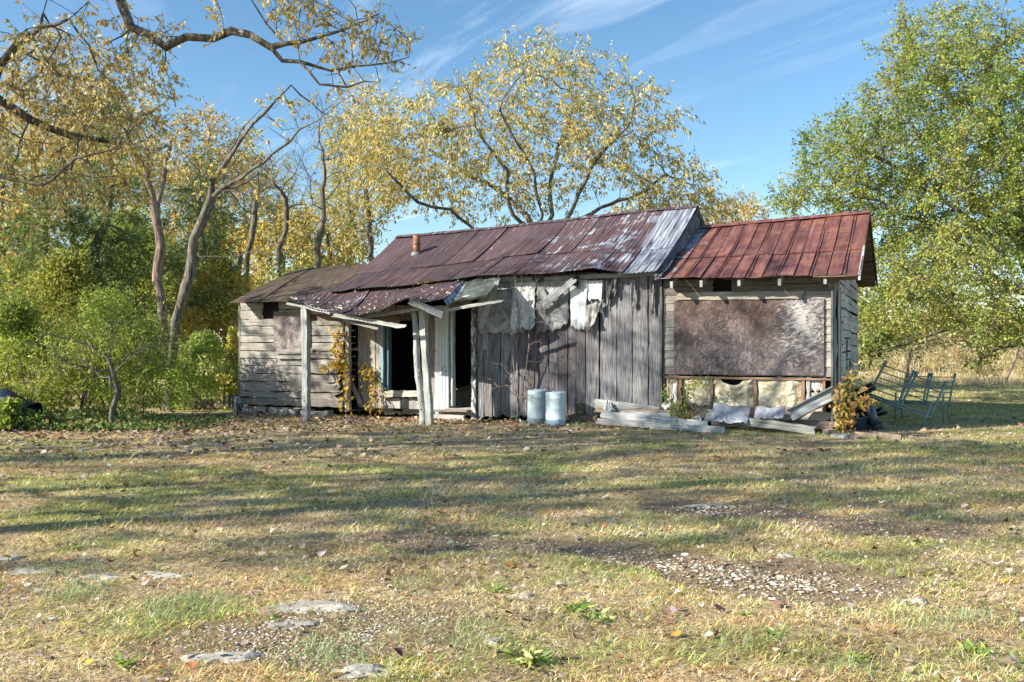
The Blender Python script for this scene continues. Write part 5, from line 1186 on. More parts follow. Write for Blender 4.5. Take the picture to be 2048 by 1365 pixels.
def make_tree(name, label, cat, init, att, rb, rt, bark, leafspec, step=.3, kill=.45, infl=3.0, trop=(0, 0, .05), ex=.5, group=None, jit=.18, name_f='crown', extra=None, iters=90, twl=.25):
    Nn, par = grow(init, att, step, kill, infl, iters, trop, jit); rad, cnt, tips = radii(Nn, par, rt, rb)
    b = Nn[0].copy(); root = empty(name, b, label=label, cat=cat, group=group); loc0 = b
    gs = []; ti = []
    for sp_ in (leafspec or []):
        g_, tw_ = foliate(Nn, par, cnt, **sp_); gs.append(g_); ti.append(twig_quads(*tw_))
    if not gs:
        idx = np.where((cnt <= 4) & (par >= 0))[0]; b0_ = np.repeat(Nn[idx], 4, 0); d_ = b0_-np.repeat(Nn[par[idx]], 4, 0); d_ /= np.linalg.norm(d_, axis=1)[:, None]+1e-9; d_ = d_*.8+rng.normal(0, .45, d_.shape); d_ /= np.linalg.norm(d_, axis=1)[:, None]
        ti.append(twig_quads(b0_, b0_+d_*twl*rng.uniform(.5, 1.3, (len(d_), 1))))
    tm = tree_mesh('trunk', Nn, par, rad, M[bark], root, b, extra=ti); tm.location = (0, 0, 0)
    if gs:
        cr_ = fast_mesh(name_f, *join(gs), M['leaf'], root, b); cr_.location = (0, 0, 0)
    return root
GOLD = [(.50, .35, .11), (.56, .42, .15), (.42, .31, .12), (.58, .49, .27), (.36, .33, .13), (.46, .29, .12), (.62, .50, .22)]
YELG = [(.42, .38, .14), (.50, .42, .16), (.52, .39, .14), (.34, .33, .12), (.62, .53, .29), (.28, .30, .11)]
PEAR = [(0.074, 0.123, 0.024), (0.138, 0.209, 0.04), (0.202, 0.275, 0.055), (0.276, 0.332, 0.071), (0.349, 0.361, 0.088), (0.404, 0.361, 0.119), (0.258, 0.285, 0.064)]
CEDR = [(0.097, 0.145, 0.052), (0.134, 0.196, 0.065), (0.194, 0.246, 0.078), (0.269, 0.29, 0.091)]
SHRB = [(0.127, 0.186, 0.044), (0.202, 0.279, 0.059), (0.298, 0.361, 0.077), (0.404, 0.423, 0.107), (0.553, 0.516, 0.194)]
WOOD = [(0.309, 0.325, 0.09), (0.438, 0.413, 0.101), (0.567, 0.463, 0.124), (0.618, 0.425, 0.124), (0.219, 0.263, 0.079)]

# big yellow tree right behind the house
Yc = 25.0
tb = P(1085, 790, Yc); tb[2] = gzf(tb[0], tb[1])
def pl(pts, Y, dY=0): return [P(a, b, Y+dY*i/max(1, len(pts)-1)) for i, (a, b) in enumerate(pts)]
class Skel:
    def __init__(s, pts, step=.3): s.step = step; s.init = s; s.pos = []; s.par = []; s.add(pts, None)
    def add(s, pts, pi):
        last = pi; P_ = [np.asarray(p, float) for p in pts]
        for k_, p in enumerate(P_):
            if last is not None and s.pos:
                q = s.pos[last]; d = np.linalg.norm(p-q); n_ = max(1, int(d/s.step)); wob = rng.normal(0, min(.05*d, .10), 3)
                for i in range(1, n_): s.pos.append(q+(p-q)*i/n_+wob*math.sin(math.pi*i/n_)); s.par.append(last); last = len(s.pos)-1
            s.pos.append(p); s.par.append(-1 if last is None else last); last = len(s.pos)-1
        return last
    def limb(s, pts):                            # attach at the nearest existing node
        p = np.asarray(pts[0], float); D = [np.linalg.norm(p-q) for q in s.pos]; return s.add(pts[1:], int(np.argmin(D)))
sk = Skel([tb]+pl([(1082, 640), (1080, 540), (1078, 470)], Yc))
for pts, dY in (([(1078, 470), (1055, 430), (1000, 385), (930, 350), (870, 310), (810, 250)], 2), ([(1080, 500), (1085, 430), (1068, 350), (1040, 290), (1000, 220)], -1.5), ([(1080, 500), (1105, 430), (1100, 360), (1120, 290), (1150, 200)], 1),
                ([(1082, 510), (1140, 430), (1180, 340), (1250, 260)], -1), ([(1082, 510), (1160, 440), (1240, 400), (1330, 350), (1400, 380)], 2), ([(1078, 470), (1025, 430), (1015, 340), (950, 250), (930, 170)], -2), ([(1076, 520), (960, 470), (900, 420), (820, 390), (760, 330)], -2)):
    sk.limb(pl(pts, Yc, dY))
att = np.concatenate([pell(1100, 200, 190, 110, Yc, 3, 480), pell(900, 270, 170, 100, Yc, 3, 430), pell(760, 300, 90, 80, Yc+1, 2, 200), pell(1240, 280, 150, 120, Yc, 3, 260), pell(1350, 380, 100, 60, Yc, 2.5, 150), pell(800, 330, 110, 100, Yc, 2.5, 170), pell(1430, 425, 70, 30, Yc, 2, 60), pell(1090, 330, 250, 70, Yc, 3, 200), pell(960, 400, 200, 45, Yc, 2.5, 110), pell(1060, 110, 120, 30, Yc, 2, 60)])
make_tree('broadleaf_tree', 'wide many-stemmed tree with thinning yellow leaves rising behind the house', 'tree', sk.init, att, .17, .006, 'bark', [dict(maxcnt=4, per=30, twig=.50, lsize=(.08, .15), cols=YELG, w_ratio=.40, droop=.9, prob=1.0, spread=.5)], trop=(0, 0, .02))
# pear tree at right
Yp = 23.0; tb = P(2090, 800, Yp); tb[2] = gzf(tb[0], tb[1])
sk = Skel([tb]+pl([(2085, 700), (2070, 560), (2040, 420), (2000, 250), (1960, 100)], Yp))
for pts, dY in (([(2085, 660), (2030, 640), (1960, 640), (1880, 665), (1800, 690), (1745, 700)], -2), ([(2075, 600), (1960, 520), (1850, 440), (1760, 400), (1690, 380)], -1), ([(2050, 480), (1900, 350), (1820, 250), (1790, 150)], 1), ([(2075, 600), (1950, 600), (1850, 560), (1780, 520)], -2), ([(2060, 540), (1930, 430), (1800, 340), (1700, 290)], 0), ([(2085, 700), (2040, 680), (1990, 700), (1960, 720)], -3)):
    sk.limb(pl(pts, Yp, dY))
att = np.concatenate([pell(1890, 330, 200, 260, Yp, 3.4, 1200), pell(1665, 330, 75, 110, Yp, 2.2, 210), pell(1600, 395, 65, 30, Yp, 1.6, 60), pell(1850, 560, 150, 110, Yp-1, 3, 420), pell(2020, 300, 140, 290, Yp, 3, 560), pell(1860, 100, 110, 90, Yp, 2, 160), pell(1770, 640, 60, 70, Yp-1.5, 1.5, 110), pell(2000, 640, 110, 60, Yp-2, 2, 180), pell(2180, 350, 150, 300, Yp, 3, 260)])
make_tree('pear_tree', 'large dense green tree with low sweeping branches, right of the house', 'tree', sk.init, att, .22, .006, 'bark_dark', [dict(maxcnt=5, per=92, twig=.46, lsize=(.05, .09), cols=PEAR, w_ratio=.62, droop=.2, spread=.7)], kill=.42)
# oak close by on the left, its trunk out of view
tb = np.array([-8.6, 10.2, -.1])
sk = Skel([tb, (-8.5, 10.2, 2.2), (-8.2, 10.1, 3.6), (-8.3, 10.0, 5.4), (-8.0, 9.8, 7.2), (-7.6, 9.4, 8.6)], .16)
for pts in ([(-8.2, 10.1, 3.6), P(-60, 240, 10), P(0, 130, 10), P(35, 85, 10), P(80, 55, 9.8), P(140, 40, 9.6), P(175, 5, 9.5), P(200, -80, 9.3)],
            [P(80, 55, 9.8), P(95, 0, 10), P(120, -90, 10.2)], [(-8.3, 10, 5.4), (-6.6, 9.8, 6.6), P(235, -60, 9.6), P(240, 10, 9.6), P(262, 52, 9.6), P(300, 72, 9.6), P(332, 93, 9.6), P(372, 72, 9.6), P(430, 75, 9.6), P(500, 72, 9.5), P(540, 98, 9.4), P(600, 128, 9.3), P(660, 140, 9.3), P(740, 128, 9.3), P(820, 112, 9.2)],
            [P(500, 72, 9.5), P(450, 60, 9.4), P(432, 0, 9.4), P(420, -80, 9.4)], [P(560, 105, 9.4), P(600, 85, 9.4), P(680, 60, 9.4), P(760, 30, 9.2)], [P(600, 128, 9.3), P(640, 170, 9.2), P(690, 175, 9.1), P(760, 165, 9.0)], [P(560, 105, 9.4), P(530, 50, 9.4), P(500, 0, 9.3), P(480, -60, 9.2)],
            [(-8.2, 10.1, 2.9), P(-50, 345, 10), P(0, 352, 10), P(55, 368, 10), P(88, 370, 9.9), P(108, 355, 9.9), P(150, 320, 9.9), P(230, 300, 9.9)], [(-8.4, 10.1, 4.4), P(-30, 180, 11), P(60, 240, 11.2), P(140, 270, 11.4), P(240, 290, 11.6)]):
    sk.limb(pts)
att = np.concatenate([pell(100, 150, 130, 90, 10.3, 1.3, 330), pell(190, 230, 130, 90, 10.8, 1.4, 330), pell(60, 330, 100, 80, 11, 1.3, 180), pell(270, 120, 90, 60, 10, 1, 130), pell(650, 50, 110, 50, 9.3, .8, 130), pell(760, 90, 80, 50, 9.1, .7, 80), pell(590, 20, 60, 30, 9.3, .7, 50), pell(690, 160, 50, 20, 9.1, .5, 26), pell(310, 60, 60, 40, 9.6, .6, 34), pell(170, 370, 120, 40, 11, 1.2, 110), ell((-9, 10.5, 8), (3, 3.5, 2), 200), ell((-8.5, 10, 5.5), (1.6, 2.4, 1.5), 80)])
make_tree('oak_tree', 'near oak with mossy crooked limbs and golden leaves overhanging the upper left', 'tree', sk.init, att, .17, .0045, 'bark_dark', [dict(maxcnt=3, per=22, twig=.26, lsize=(.045, .085), cols=GOLD, w_ratio=.42, droop=.8, prob=.75, spread=.4)], step=.16, kill=.22, infl=2.0, jit=.25, trop=(0, 0, 0), twl=.12)
# the pair of bare grey trunks
Y1 = 20.5
tb = P(330, 820, Y1); tb[2] = gzf(tb[0], tb[1])
sk = Skel([tb]+pl([(322, 640), (318, 560), (320, 495), (308, 420), (290, 330), (280, 250)], Y1)); sk.limb(pl([(322, 495), (340, 470), (350, 440)], Y1))
sk.limb(pl([(308, 420), (330, 340), (360, 260)], Y1, 1)); sk.limb(pl([(290, 330), (250, 260), (200, 200)], Y1, -1))
att = np.concatenate([pell(240, 250, 120, 110, Y1+.5, 1.6, 170), pell(360, 300, 60, 60, Y1+.6, 1.2, 60)])
make_tree('leaning_tree', 'upright flaking trunk, left one of the pair rising from the shrubs', 'tree', sk.init, att, .105, .006, 'bark_warm', [dict(maxcnt=3, per=20, twig=.4, lsize=(.09, .15), cols=GOLD, w_ratio=.42, droop=.7)])
Y2 = 20.0; tb = P(343, 820, Y2); tb[2] = gzf(tb[0], tb[1])
sk = Skel([tb]+pl([(346, 700), (352, 640), (372, 575), (388, 480), (402, 450), (422, 400), (445, 330), (482, 282), (530, 222), (580, 170)], Y2))
sk.limb(pl([(422, 400), (480, 355), (545, 305), (600, 260), (640, 240), (700, 195)], Y2, -1)); sk.limb(pl([(440, 340), (455, 310), (470, 290), (508, 232)], Y2, .5)); sk.limb(pl([(388, 500), (440, 512), (500, 505), (545, 492), (585, 460)], Y2, -1)); sk.limb(pl([(460, 360), (520, 350), (500, 330)], Y2, .5))
att = np.concatenate([pell(460, 380, 90, 60, Y2, 1.4, 40), pell(520, 270, 80, 50, Y2, 1.2, 50), pell(600, 210, 90, 60, Y2, 1.2, 60), pell(400, 330, 60, 60, Y2, 1.2, 40)])
make_tree('leaning_tree', 'grey trunk leaning right with broken forked limbs, right one of the pair', 'tree', sk.init, att, .105, .008, 'bark', [dict(maxcnt=3, per=14, twig=.4, lsize=(.09, .15), cols=GOLD, w_ratio=.42, droop=.7, density=lambda q: np.where(q[:, 0] < -7.0+0*q[:, 0], .9, .35))])
# bare twiggy trees behind
for i, (px, Y, top, lab) in enumerate([(636, 27, 180, 'leafless grey tree with fine upright twigs left of the yellow tree'), (560, 29, 300, 'thin bare tree standing between the leaning trunk and the house roof'), (500, 31, 330, 'slender bare trunk just right of the leaning trunk')]):
    tb = P(px, 800, Y); tb[2] = gzf(tb[0], tb[1]); sk = Skel([tb]+pl([(px+4, 620), (px-3, 500), (px+10, 400)], Y)); mid = (top+420)/2
    att = pell(px+8, mid, 75, (440-top)/2, Y, 1.5, 170)
    make_tree('bare_tree', lab, 'tree', sk.init, att, .09, .007, 'bark', None, kill=.4, trop=(0, 0, .2), jit=.3, twl=.55)
# cedars
for i, (px, Y, top, wpx, lab) in enumerate([(215, 25, 185, 120, 'tall dark cedar behind the golden oak leaves, with a bare lower trunk'), (90, 24, 330, 150, 'broad dark cedar at the left edge behind the shrubs'), (400, 27, 300, 110, 'dark cedar seen between the pair of trunks'), (10, 29, 270, 110, 'cedar partly cut by the left edge of the view')]):
    tb = P(px, 800, Y); tb[2] = gzf(tb[0], tb[1]); sk = Skel([tb]+pl([(px, 600), (px, 450), (px, top+60)], Y))
    att = np.concatenate([pell(px, top+(i_+.5)/6*(640-top), wpx*(.25+.75*(i_+.5)/6), (640-top)/10, Y, 1.9*(.3+.7*(i_+.5)/6), 90) for i_ in range(6)])
    make_tree('cedar_tree', lab, 'tree', sk.init, att, .17, .008, 'bark', [dict(maxcnt=5, per=60, twig=.55, lsize=(.12, .22), cols=CEDR, w_ratio=.22, droop=.25, spread=.8)], kill=.5, trop=(0, 0, -.05), group='cedars behind the left shrubs')
# other woodland trees one can tell apart
for i, (px, Y, cy, rx, ry, cols, per, lab) in enumerate([
    (730, 31, 330, 95, 170, YELG, 15, 'slim green and yellow tree at the left shoulder of the big yellow tree'), (660, 33, 470, 90, 90, YELG, 16, 'low yellow green tree right above the left roof end'), (560, 34, 480, 80, 90, WOOD, 14, 'mixed brown and green tree behind the lower left roof'),
    (430, 34, 330, 100, 130, GOLD, 14, 'pale golden tree crown behind the leaning trunk'), (120, 33, 200, 130, 140, GOLD, 13, 'golden crown high behind the oak limbs'), (20, 30, 480, 70, 90, [(.50, .24, .05), (.44, .20, .05), (.4, .26, .06)], 16, 'orange tree low at the left edge'), (200, 38, 330, 150, 150, WOOD, 12, 'tall brown and green woodland tree behind the left cedars'), (500, 40, 400, 110, 110, [(.40, .38, .14), (.5, .44, .2), (.32, .33, .12)], 12, 'pale green distant tree between the leaning trunk and bare trees'), (60, 38, 360, 110, 130, GOLD, 12, 'gold woodland tree behind the broad cedar'), (300, 36, 420, 120, 120, WOOD, 13, 'olive woodland tree behind the upright flaking trunk'), (1300, 40, 440, 110, 45, GOLD, 14, 'distant golden tree peeping over the main roof'), (1470, 36, 432, 70, 34, GOLD, 15, 'small golden crown showing above the red roof')]):
    tb = P(px, 790, Y); tb[2] = gzf(tb[0], tb[1]); lx_ = random.uniform(-45, 45); sk = Skel([tb+np.array([lx_*Y/FPX, 0, 0])]+pl([(px+lx_*.8+random.uniform(-12, 12), 650), (px+random.uniform(-8, 8), cy+ry*.5)], Y), .4)
    att = pell(px, cy, rx, ry, Y, 2.4, 300 if ry > 60 else 160)
    make_tree('woodland_tree', lab, 'tree', sk.init, att, .10, .008, 'bark', [dict(maxcnt=4, per=int(per*4.0), twig=.7, lsize=(.09, .17), prob=1.0, cols=cols, w_ratio=.45, droop=.5)], step=.4, kill=.6, infl=4, group='trees behind the house')
# trees beside and behind the viewer, whose shade falls on the lawn and the house front
for i, (x, y, h, r_, lab) in enumerate([(-14.5, 14.2, 7.4, 2.0, 'tree standing out of view left of the house, shading its front'), (-10.8, 6.0, 6.8, 1.8, 'tree out of view left of the lawn, the nearer one'), (-15.5, 9.0, 8.0, 2.2, 'tall tree out of view at far left of the lawn'), (-18.5, 6.2, 12.5, 2.8, 'spreading tree out of view behind the left side'), (-12.4, 19.6, 5.2, 1.5, 'tree out of view beyond the blue sheeted trailer'), (-16.5, 1.6, 13.5, 3.0, 'very tall tree out of view, nearest the viewer on the left'), (-13.5, 2.8, 13.0, 2.8, 'very tall slender tree out of view on the left')]):
    sk = Skel([(x, y, 0), (x+.1, y, h*.35), (x, y+.1, h*.6)], .4); att = np.concatenate([ell((x, y, h*.78), (r_*1.15, r_*1.15, h*.30), 230), ell((x+.6, y+.5, h*1.0), (r_*.7, r_*.7, h*.14), 60)])
    make_tree('shade_tree', lab, 'tree', sk.init, att, .10, .008, 'bark', [dict(maxcnt=4, per=20, twig=.6, lsize=(.12, .18), cols=GOLD, w_ratio=.5, droop=.5, prob=.8)], step=.4, kill=.6, infl=4, group='trees out of view on the left')

# ---------------------------------------------------------------- shrubs
def shrub(name, label, px, Y, wpx, top, bot, depth, n, cols, ls, seed, stems=9, group=None, droop=.2, cat='shrub', clumps=26, wr=.5):
    c = P(px, bot, Y); c[2] = gzf(c[0], c[1]); k = Y/FPX; H_ = (bot-top)*k; Wd = wpx*k/2
    root = empty(name, c, label=label, cat=cat, group=group)
    cc = []
    for i in range(clumps):
        a = rng.uniform(0, 6.28); u = rng.random()**.5; h = rng.uniform(.12, 1)
        wz = math.sin(min(1, h*.85+.25)*math.pi)**.6
        cc.append((c[0]+math.cos(a)*u*Wd*wz, c[1]+math.sin(a)*u*depth*wz, c[2]+h*H_*.92, rng.uniform(.22, .5)*min(Wd, H_)*.75))
    cc = np.array(cc); ci = rng.integers(0, clumps, n); v = rng.normal(0, 1, (n, 3)); v /= np.linalg.norm(v, axis=1)[:, None]
    pos = cc[ci, :3]+v*cc[ci, 3:4]*rng.random((n, 1))**.35*np.array([1.15, 1.0, .8]); keep = pos[:, 2] > c[2]+.03; pos = pos[keep]; ci = ci[keep]; n = len(pos)
    ax = v[keep]*.5+rng.normal(0, .6, (n, 3))+np.array([0, 0, -droop]); L_ = rng.uniform(ls[0], ls[1], n)
    shade = (ci*7919 % 97)/97.; kcol = len(cols); q = np.clip((shade*.55+rng.random(n)*.45)*kcol, 0, kcol-1).astype(int)
    fo = fast_mesh('foliage', *leaf_geo(pos, ax, L_, L_*wr, pick(cols, q, .15), .2), M['leaf'], root, c); fo.location = (0, 0, 0)
    m = MB()
    for i in range(stems):
        t = cc[rng.integers(0, clumps)][:3]; b0 = c+np.array([rng.normal(0, Wd*.25), rng.normal(0, depth*.2), -.03]); mid = (b0+t)/2+rng.normal(0, .12, 3); m.tube([b0-c, mid-c, t-c], [.018, .012, .005], 5)
    m.build('stems', M['bark'], root); return root
LIT = [(0.177, 0.274, 0.059), (0.266, 0.37, 0.086), (0.39, 0.459, 0.145), (0.514, 0.529, 0.239)]
shrub('shrub', 'big feathery green shrub at the left, behind the crooked sapling', 215, 17.6, 330, 585, 848, 1.3, 20000, SHRB, (.05, .10), 1, 14, clumps=60, wr=.34)
shrub('shrub', 'bright sunlit green shrub just left of the house wall', 405, 20.6, 160, 655, 815, 1.2, 9000, LIT, (.05, .09), 2, 10, clumps=34)
shrub('shrub', 'green shrub behind the blue sheeted trailer at the left edge', 30, 17.6, 240, 600, 845, 1.2, 12000, SHRB, (.05, .10), 3, clumps=40)
shrub('shrub', 'darker thicket between the big shrub and the bright one', 320, 22.0, 180, 640, 815, 1.3, 8000, SHRB[:4], (.06, .11), 4, clumps=30)
shrub('shrub', 'tall loose yellow green shrub at the back left', 130, 22.5, 340, 505, 812, 1.6, 18000, [(.16, .20, .04), (.25, .27, .06), (.35, .32, .08), (.10, .14, .04)], (.07, .12), 5, clumps=60)
shrub('shrub', 'thin yellow leaved shrub against the left house corner', 466, 21.2, 50, 640, 810, .5, 1500, [(.42, .40, .07), (.5, .45, .10), (.25, .3, .06)], (.06, .10), 6, clumps=14)
shrub('shrub', 'leafy bush behind the lower left roof, lit pale green', 600, 29, 330, 545, 800, 2.0, 15000, LIT+[(.42, .38, .08)], (.08, .14), 7, clumps=60)
shrub('shrub', 'bushy undergrowth behind the pair of trunks', 440, 27, 260, 520, 800, 1.8, 17000, WOOD+LIT[:2], (.08, .13), 8, clumps=46)
shrub('shrub', 'dense dark thicket at far back left', 240, 29, 440, 440, 800, 2.2, 30000, WOOD[:2]+SHRB[:3], (.09, .14), 9, clumps=70)
shrub('shrub', 'hedge like thicket behind the left edge trees', 20, 27, 300, 520, 800, 2.0, 14000, WOOD[:3]+SHRB[:2], (.09, .14), 10, clumps=50)
# small crooked sapling in front of the big shrub
Ys = 15.9; tb = P(226, 850, Ys); tb[2] = gzf(tb[0], tb[1]); sk = Skel([tb]+pl([(226, 815), (236, 785), (226, 745), (215, 715)], Ys), .14); sk.limb(pl([(232, 785), (222, 775), (218, 740)], Ys))
att = np.concatenate([pell(215, 690, 150, 60, Ys, 1.3, 170), pell(150, 730, 60, 40, Ys, .7, 40)])
make_tree('sapling', 'small crooked sapling with green feathery leaves at the lawn edge', 'sapling', sk.init, att, .048, .004, 'bark', [dict(maxcnt=2, per=9, twig=.30, lsize=(.05, .09), cols=SHRB, w_ratio=.33, droop=.3)], step=.14, kill=.2, infl=1.5)
# bare sprouts in front of the plank wall
b0 = ploc(1036, 836, -.22)
sk = Skel([b0, ploc(1034, 700, -.25), ploc(1038, 640, -.25), ploc(1030, 560, -.3), ploc(1028, 510, -.32)], .10)
sk.limb([b0, ploc(1022, 760, -.3), ploc(1012, 738, -.3)]); sk.limb([b0, ploc(1050, 750, -.2), ploc(1058, 660, -.25), ploc(1060, 580, -.3)]); sk.limb([ploc(1034, 690, -.25), ploc(1036, 600, -.3), ploc(1043, 545, -.35)]); sk.limb([b0, ploc(1030, 770, -.3), ploc(1027, 690, -.35), ploc(1005, 600, -.4), ploc(998, 552, -.4)])
att = np.array([ploc(rng.uniform(990, 1095), rng.uniform(560, 800), rng.uniform(-.5, -.15)) for _ in range(70)])
make_tree('sapling', 'bare thin saplings growing against the plank wall, left of the barrels', 'sapling', sk.init, att, .020, .0032, 'bark_warm', None, step=.10, kill=.14, infl=.6, jit=.1, trop=(0, 0, .25), twl=.12)
# climbing plant with yellow leaves on the siding corner
def sprigs(name, label, pts, n, cols, ls, spread, cat, stem=.006, wr=.6):
    P_ = np.array(pts); root = empty(name, P_[0], label=label, cat=cat); m = MB(); m.tube([p-P_[0] for p in P_], [stem*(1-.6*i/len(P_)) for i in range(len(P_))], 5); m.build('stem', M['bark'], root)
    i = rng.integers(0, len(P_)-1, n); t = rng.random((n, 1)); q = P_[i]*(1-t)+P_[i+1]*t+rng.normal(0, 1, (n, 3))*np.array(spread); L_ = rng.uniform(*ls, n)
    fo = fast_mesh('leaves', *leaf_geo(q, rng.normal(0, .6, (n, 3))+np.array([0, -.2, -.6]), L_, L_*wr, pick(cols, rng.integers(0, len(cols), n)), .15), M['leaf'], root, P_[0]); fo.location = (0, 0, 0); return root
YEL = [(.50, .36, .06), (.56, .42, .12), (.42, .30, .07), (.36, .34, .08), (.5, .28, .06)]
r1 = sprigs('climbing_vine', 'yellow leaved vine climbing the broken end of the left siding', [ploc(686, 826, -.06), ploc(690, 760, -.08), ploc(682, 720, -.10), ploc(672, 690, -.12), ploc(676, 650, -.1)], 208, YEL, (.07, .12), (.07, .03, .07), 'vine')
r1 = sprigs('climbing_vine', 'small yellow vine reaching over the siding below the boarded window', [ploc(688, 735, -.08), ploc(665, 728, -.12), ploc(640, 737, -.14)], 60, YEL, (.065, .11), (.06, .03, .035), 'vine')
sprigs('climbing_vine', 'yellow sprigs on the recessed planks left of the window opening', [ploc(742, 828, .1), ploc(745, 780, .15), ploc(735, 745, .18), ploc(728, 735, .2)], 120, YEL, (.065, .11), (.10, .03, .07), 'vine')
sprigs('weed', 'thin yellow sprig beside the recessed window sill', [ploc(757, 826, .05), ploc(752, 790, .1), ploc(750, 760, .12)], 48, YEL, (.05, .08), (.06, .03, .06), 'weed')
sprigs('weed', 'upright green weed before the exposed insulation at annex left', [ploc(1360, 838, -.5), ploc(1340, 800, -.4), ploc(1328, 785, -.4)], 96, SHRB[1:], (.065, .12), (.05, .04, .07), 'weed', wr=.35)
sprigs('weed', 'arching green weed in front of the insulation', [ploc(1362, 838, -.5), ploc(1372, 800, -.4), ploc(1380, 770, -.35), ploc(1415, 756, -.4)], 128, SHRB[1:], (.065, .11), (.05, .04, .04), 'weed', wr=.35)
sprigs('weed', 'reddish low weed on the plank pile', [ploc(1368, 842, -.5), ploc(1375, 830, -.5), ploc(1395, 822, -.5)], 96, [(.30, .20, .06), (.2, .2, .05), (.35, .14, .06)], (.03, .06), (.07, .04, .05), 'weed')
sprigs('weed', 'yellow leaved weed in front of the annex right corner', [ploc(1688, 856, -.35), ploc(1685, 815, -.4), ploc(1695, 780, -.4), ploc(1700, 745, -.35)], 304, [(.30, .25, .07), (.25, .24, .07), (.36, .27, .10), (.32, .20, .09)], (.065, .12), (.08, .08, .06), 'weed')
sprigs('weed', 'yellowing weed spray over the dark pan', [ploc(1690, 850, -.35), ploc(1715, 810, -.5), ploc(1738, 792, -.6)], 112, [(.38, .30, .06), (.45, .28, .08), (.42, .2, .1)], (.065, .11), (.07, .07, .05), 'weed')
sprigs('weed', 'small green weed on the wall right of the barrels', [ploc(1160, 828, -.08), ploc(1160, 812, -.1), ploc(1162, 800, -.1)], 41, SHRB[1:], (.03, .06), (.035, .03, .03), 'weed')
sprigs('sapling', 'thin yellow leaved sapling left of the house corner', [P(447, 818, 19.5), P(446, 770, 19.5), P(448, 745, 19.5)], 35, [(.5, .42, .08), (.4, .36, .08)], (.06, .1), (.08, .06, .06), 'sapling', .01)
# grass at the feet of things
def tufts(name, label, spots, n, h, cols, rad, kind='stuff'):
    V = []; 
    i = rng.integers(0, len(spots), n); q = np.array(spots)[i]+rng.normal(0, 1, (n, 2))*rad; z = gz(q[:, 0], q[:, 1]); az = rng.uniform(0, 6.28, n); ln = rng.uniform(.4, 1, n)*h; lean = rng.uniform(.3, 1.35, n)
    D = np.stack([np.cos(az)*np.sin(lean), np.sin(az)*np.sin(lean), np.cos(lean)], -1); B = np.stack([q[:, 0], q[:, 1], z], -1); sv = np.stack([-np.sin(az), np.cos(az), 0*az], -1); wd = .0014
    mid = B+D*ln[:, None]*.6; D2 = D-np.array([0, 0, .6]); D2 /= np.linalg.norm(D2, axis=1)[:, None]; tip = mid+D2*ln[:, None]*.45
    Vv = np.stack([B-sv*wd, B+sv*wd, mid-sv*wd*.8, mid+sv*wd*.8, tip], 1).reshape(-1, 3); T = (np.arange(n)[:, None, None]*5+np.array([[0, 1, 3], [0, 3, 2], [2, 3, 4]])).reshape(-1, 3)
    o = fast_mesh(name, Vv, T, np.repeat(pick(cols, rng.integers(0, len(cols), n)), 5, 0), M['grass']); return tag(o, label, 'grass', kind=kind)
GT = [(.26, .36, .16), (.34, .44, .22), (.42, .50, .28), (.20, .30, .10)]
tufts('grass_tufts', 'longer pale green tufts scattered in the near lawn', [G2(*p) for p in [(120, 1150), (165, 1185), (310, 1225), (340, 1240), (395, 1205), (430, 1215), (160, 1200), (835, 1170), (940, 1262), (925, 1290), (1000, 1040), (1170, 1010), (1370, 1080), (1400, 1070), (1850, 1035), (1890, 1035), (1640, 1015), (1290, 1030), (1780, 995), (660, 1320), (660, 1300), (1700, 1340), (610, 1160), (1060, 1045), (1480, 1290), (1860, 1260), (1940, 1240)]], 4200, .10, GT, .10)
tufts('wall_grass', 'unmown grass along the foot of the walls and planks', [tuple(ploc(px, 840, d)[:2]) for px, d in [(500, -.2), (560, -.2), (640, -.2), (700, .0), (1060, -.6), (1130, -.3), (1150, -.3), (1170, -.4), (1450, -.95), (1500, -.95), (1570, -1), (1630, -.8), (1680, -.5), (1700, -.7), (1740, -.6), (1350, -.95), (1250, -.95)]], 4200, .13, GT+[(.34, .29, .16)], .13)
# rosette weeds
def rosette(px, py, r, nl, label, cols, i):
    x, y = G2(px, py); z = gzf(x, y); az = rng.uniform(0, 6.28, nl); nl = nl*2; az = rng.uniform(0, 6.28, nl); r = r*.72; L0 = .35; el_ = rng.uniform(.05, .6, nl); A = np.stack([np.cos(az)*np.cos(el_), np.sin(az)*np.cos(el_), np.sin(el_)], -1); L_ = rng.uniform(.35, 1, nl)*r
    q = np.array([x, y, z+.008])+rng.normal(0, r*.38, (nl, 3))*np.array([1, 1, 0]); o = fast_mesh('weed', *leaf_geo(q, A, L_, L_*.28, pick(cols, rng.integers(0, len(cols), nl)), .1), M['leaf'], None, (x, y, z)); tag(o, label, 'weed', 'broad leaved weeds in the lawn')
GW = [(.22, .32, .08), (.34, .42, .13), (.15, .23, .06), (.46, .48, .20), (.40, .34, .16)]
for i, (px, py, r, nl, lab) in enumerate([(1055, 1325, .15, 34, 'bright green rosette weed at the bottom middle'), (1150, 1215, .12, 26, 'broad leaved weed, left half of the cluster right of centre'), (1190, 1235, .11, 26, 'broad leaved weed, right half of the cluster right of centre'), (990, 1180, .09, 22, 'low green weed beside the white stone chip'), (250, 1330, .09, 22, 'low leafy weed at the bottom left'), (1550, 1280, .09, 18, 'grey green flat weed at the lower right'), (1720, 1325, .09, 24, 'leafy weed near the bottom right'), (1915, 1175, .07, 16, 'small weed with a dark leaf on it at the right'), (1490, 1235, .07, 20, 'fresh green weed below the gravel patch'), (150, 1105, .10, 34, 'pale green weed patch at the left'), (880, 1030, .08, 22, 'bright small weed left of the centre'), (1955, 1310, .10, 20, 'broad pale weed at the right edge'), (545, 1245, .05, 14, 'tiny green sprig beside the broad flat stone'), (1840, 1000, .08, 20, 'green weed in the far bare patch')]):
    rosette(px, py, r, nl, lab, GW, i)
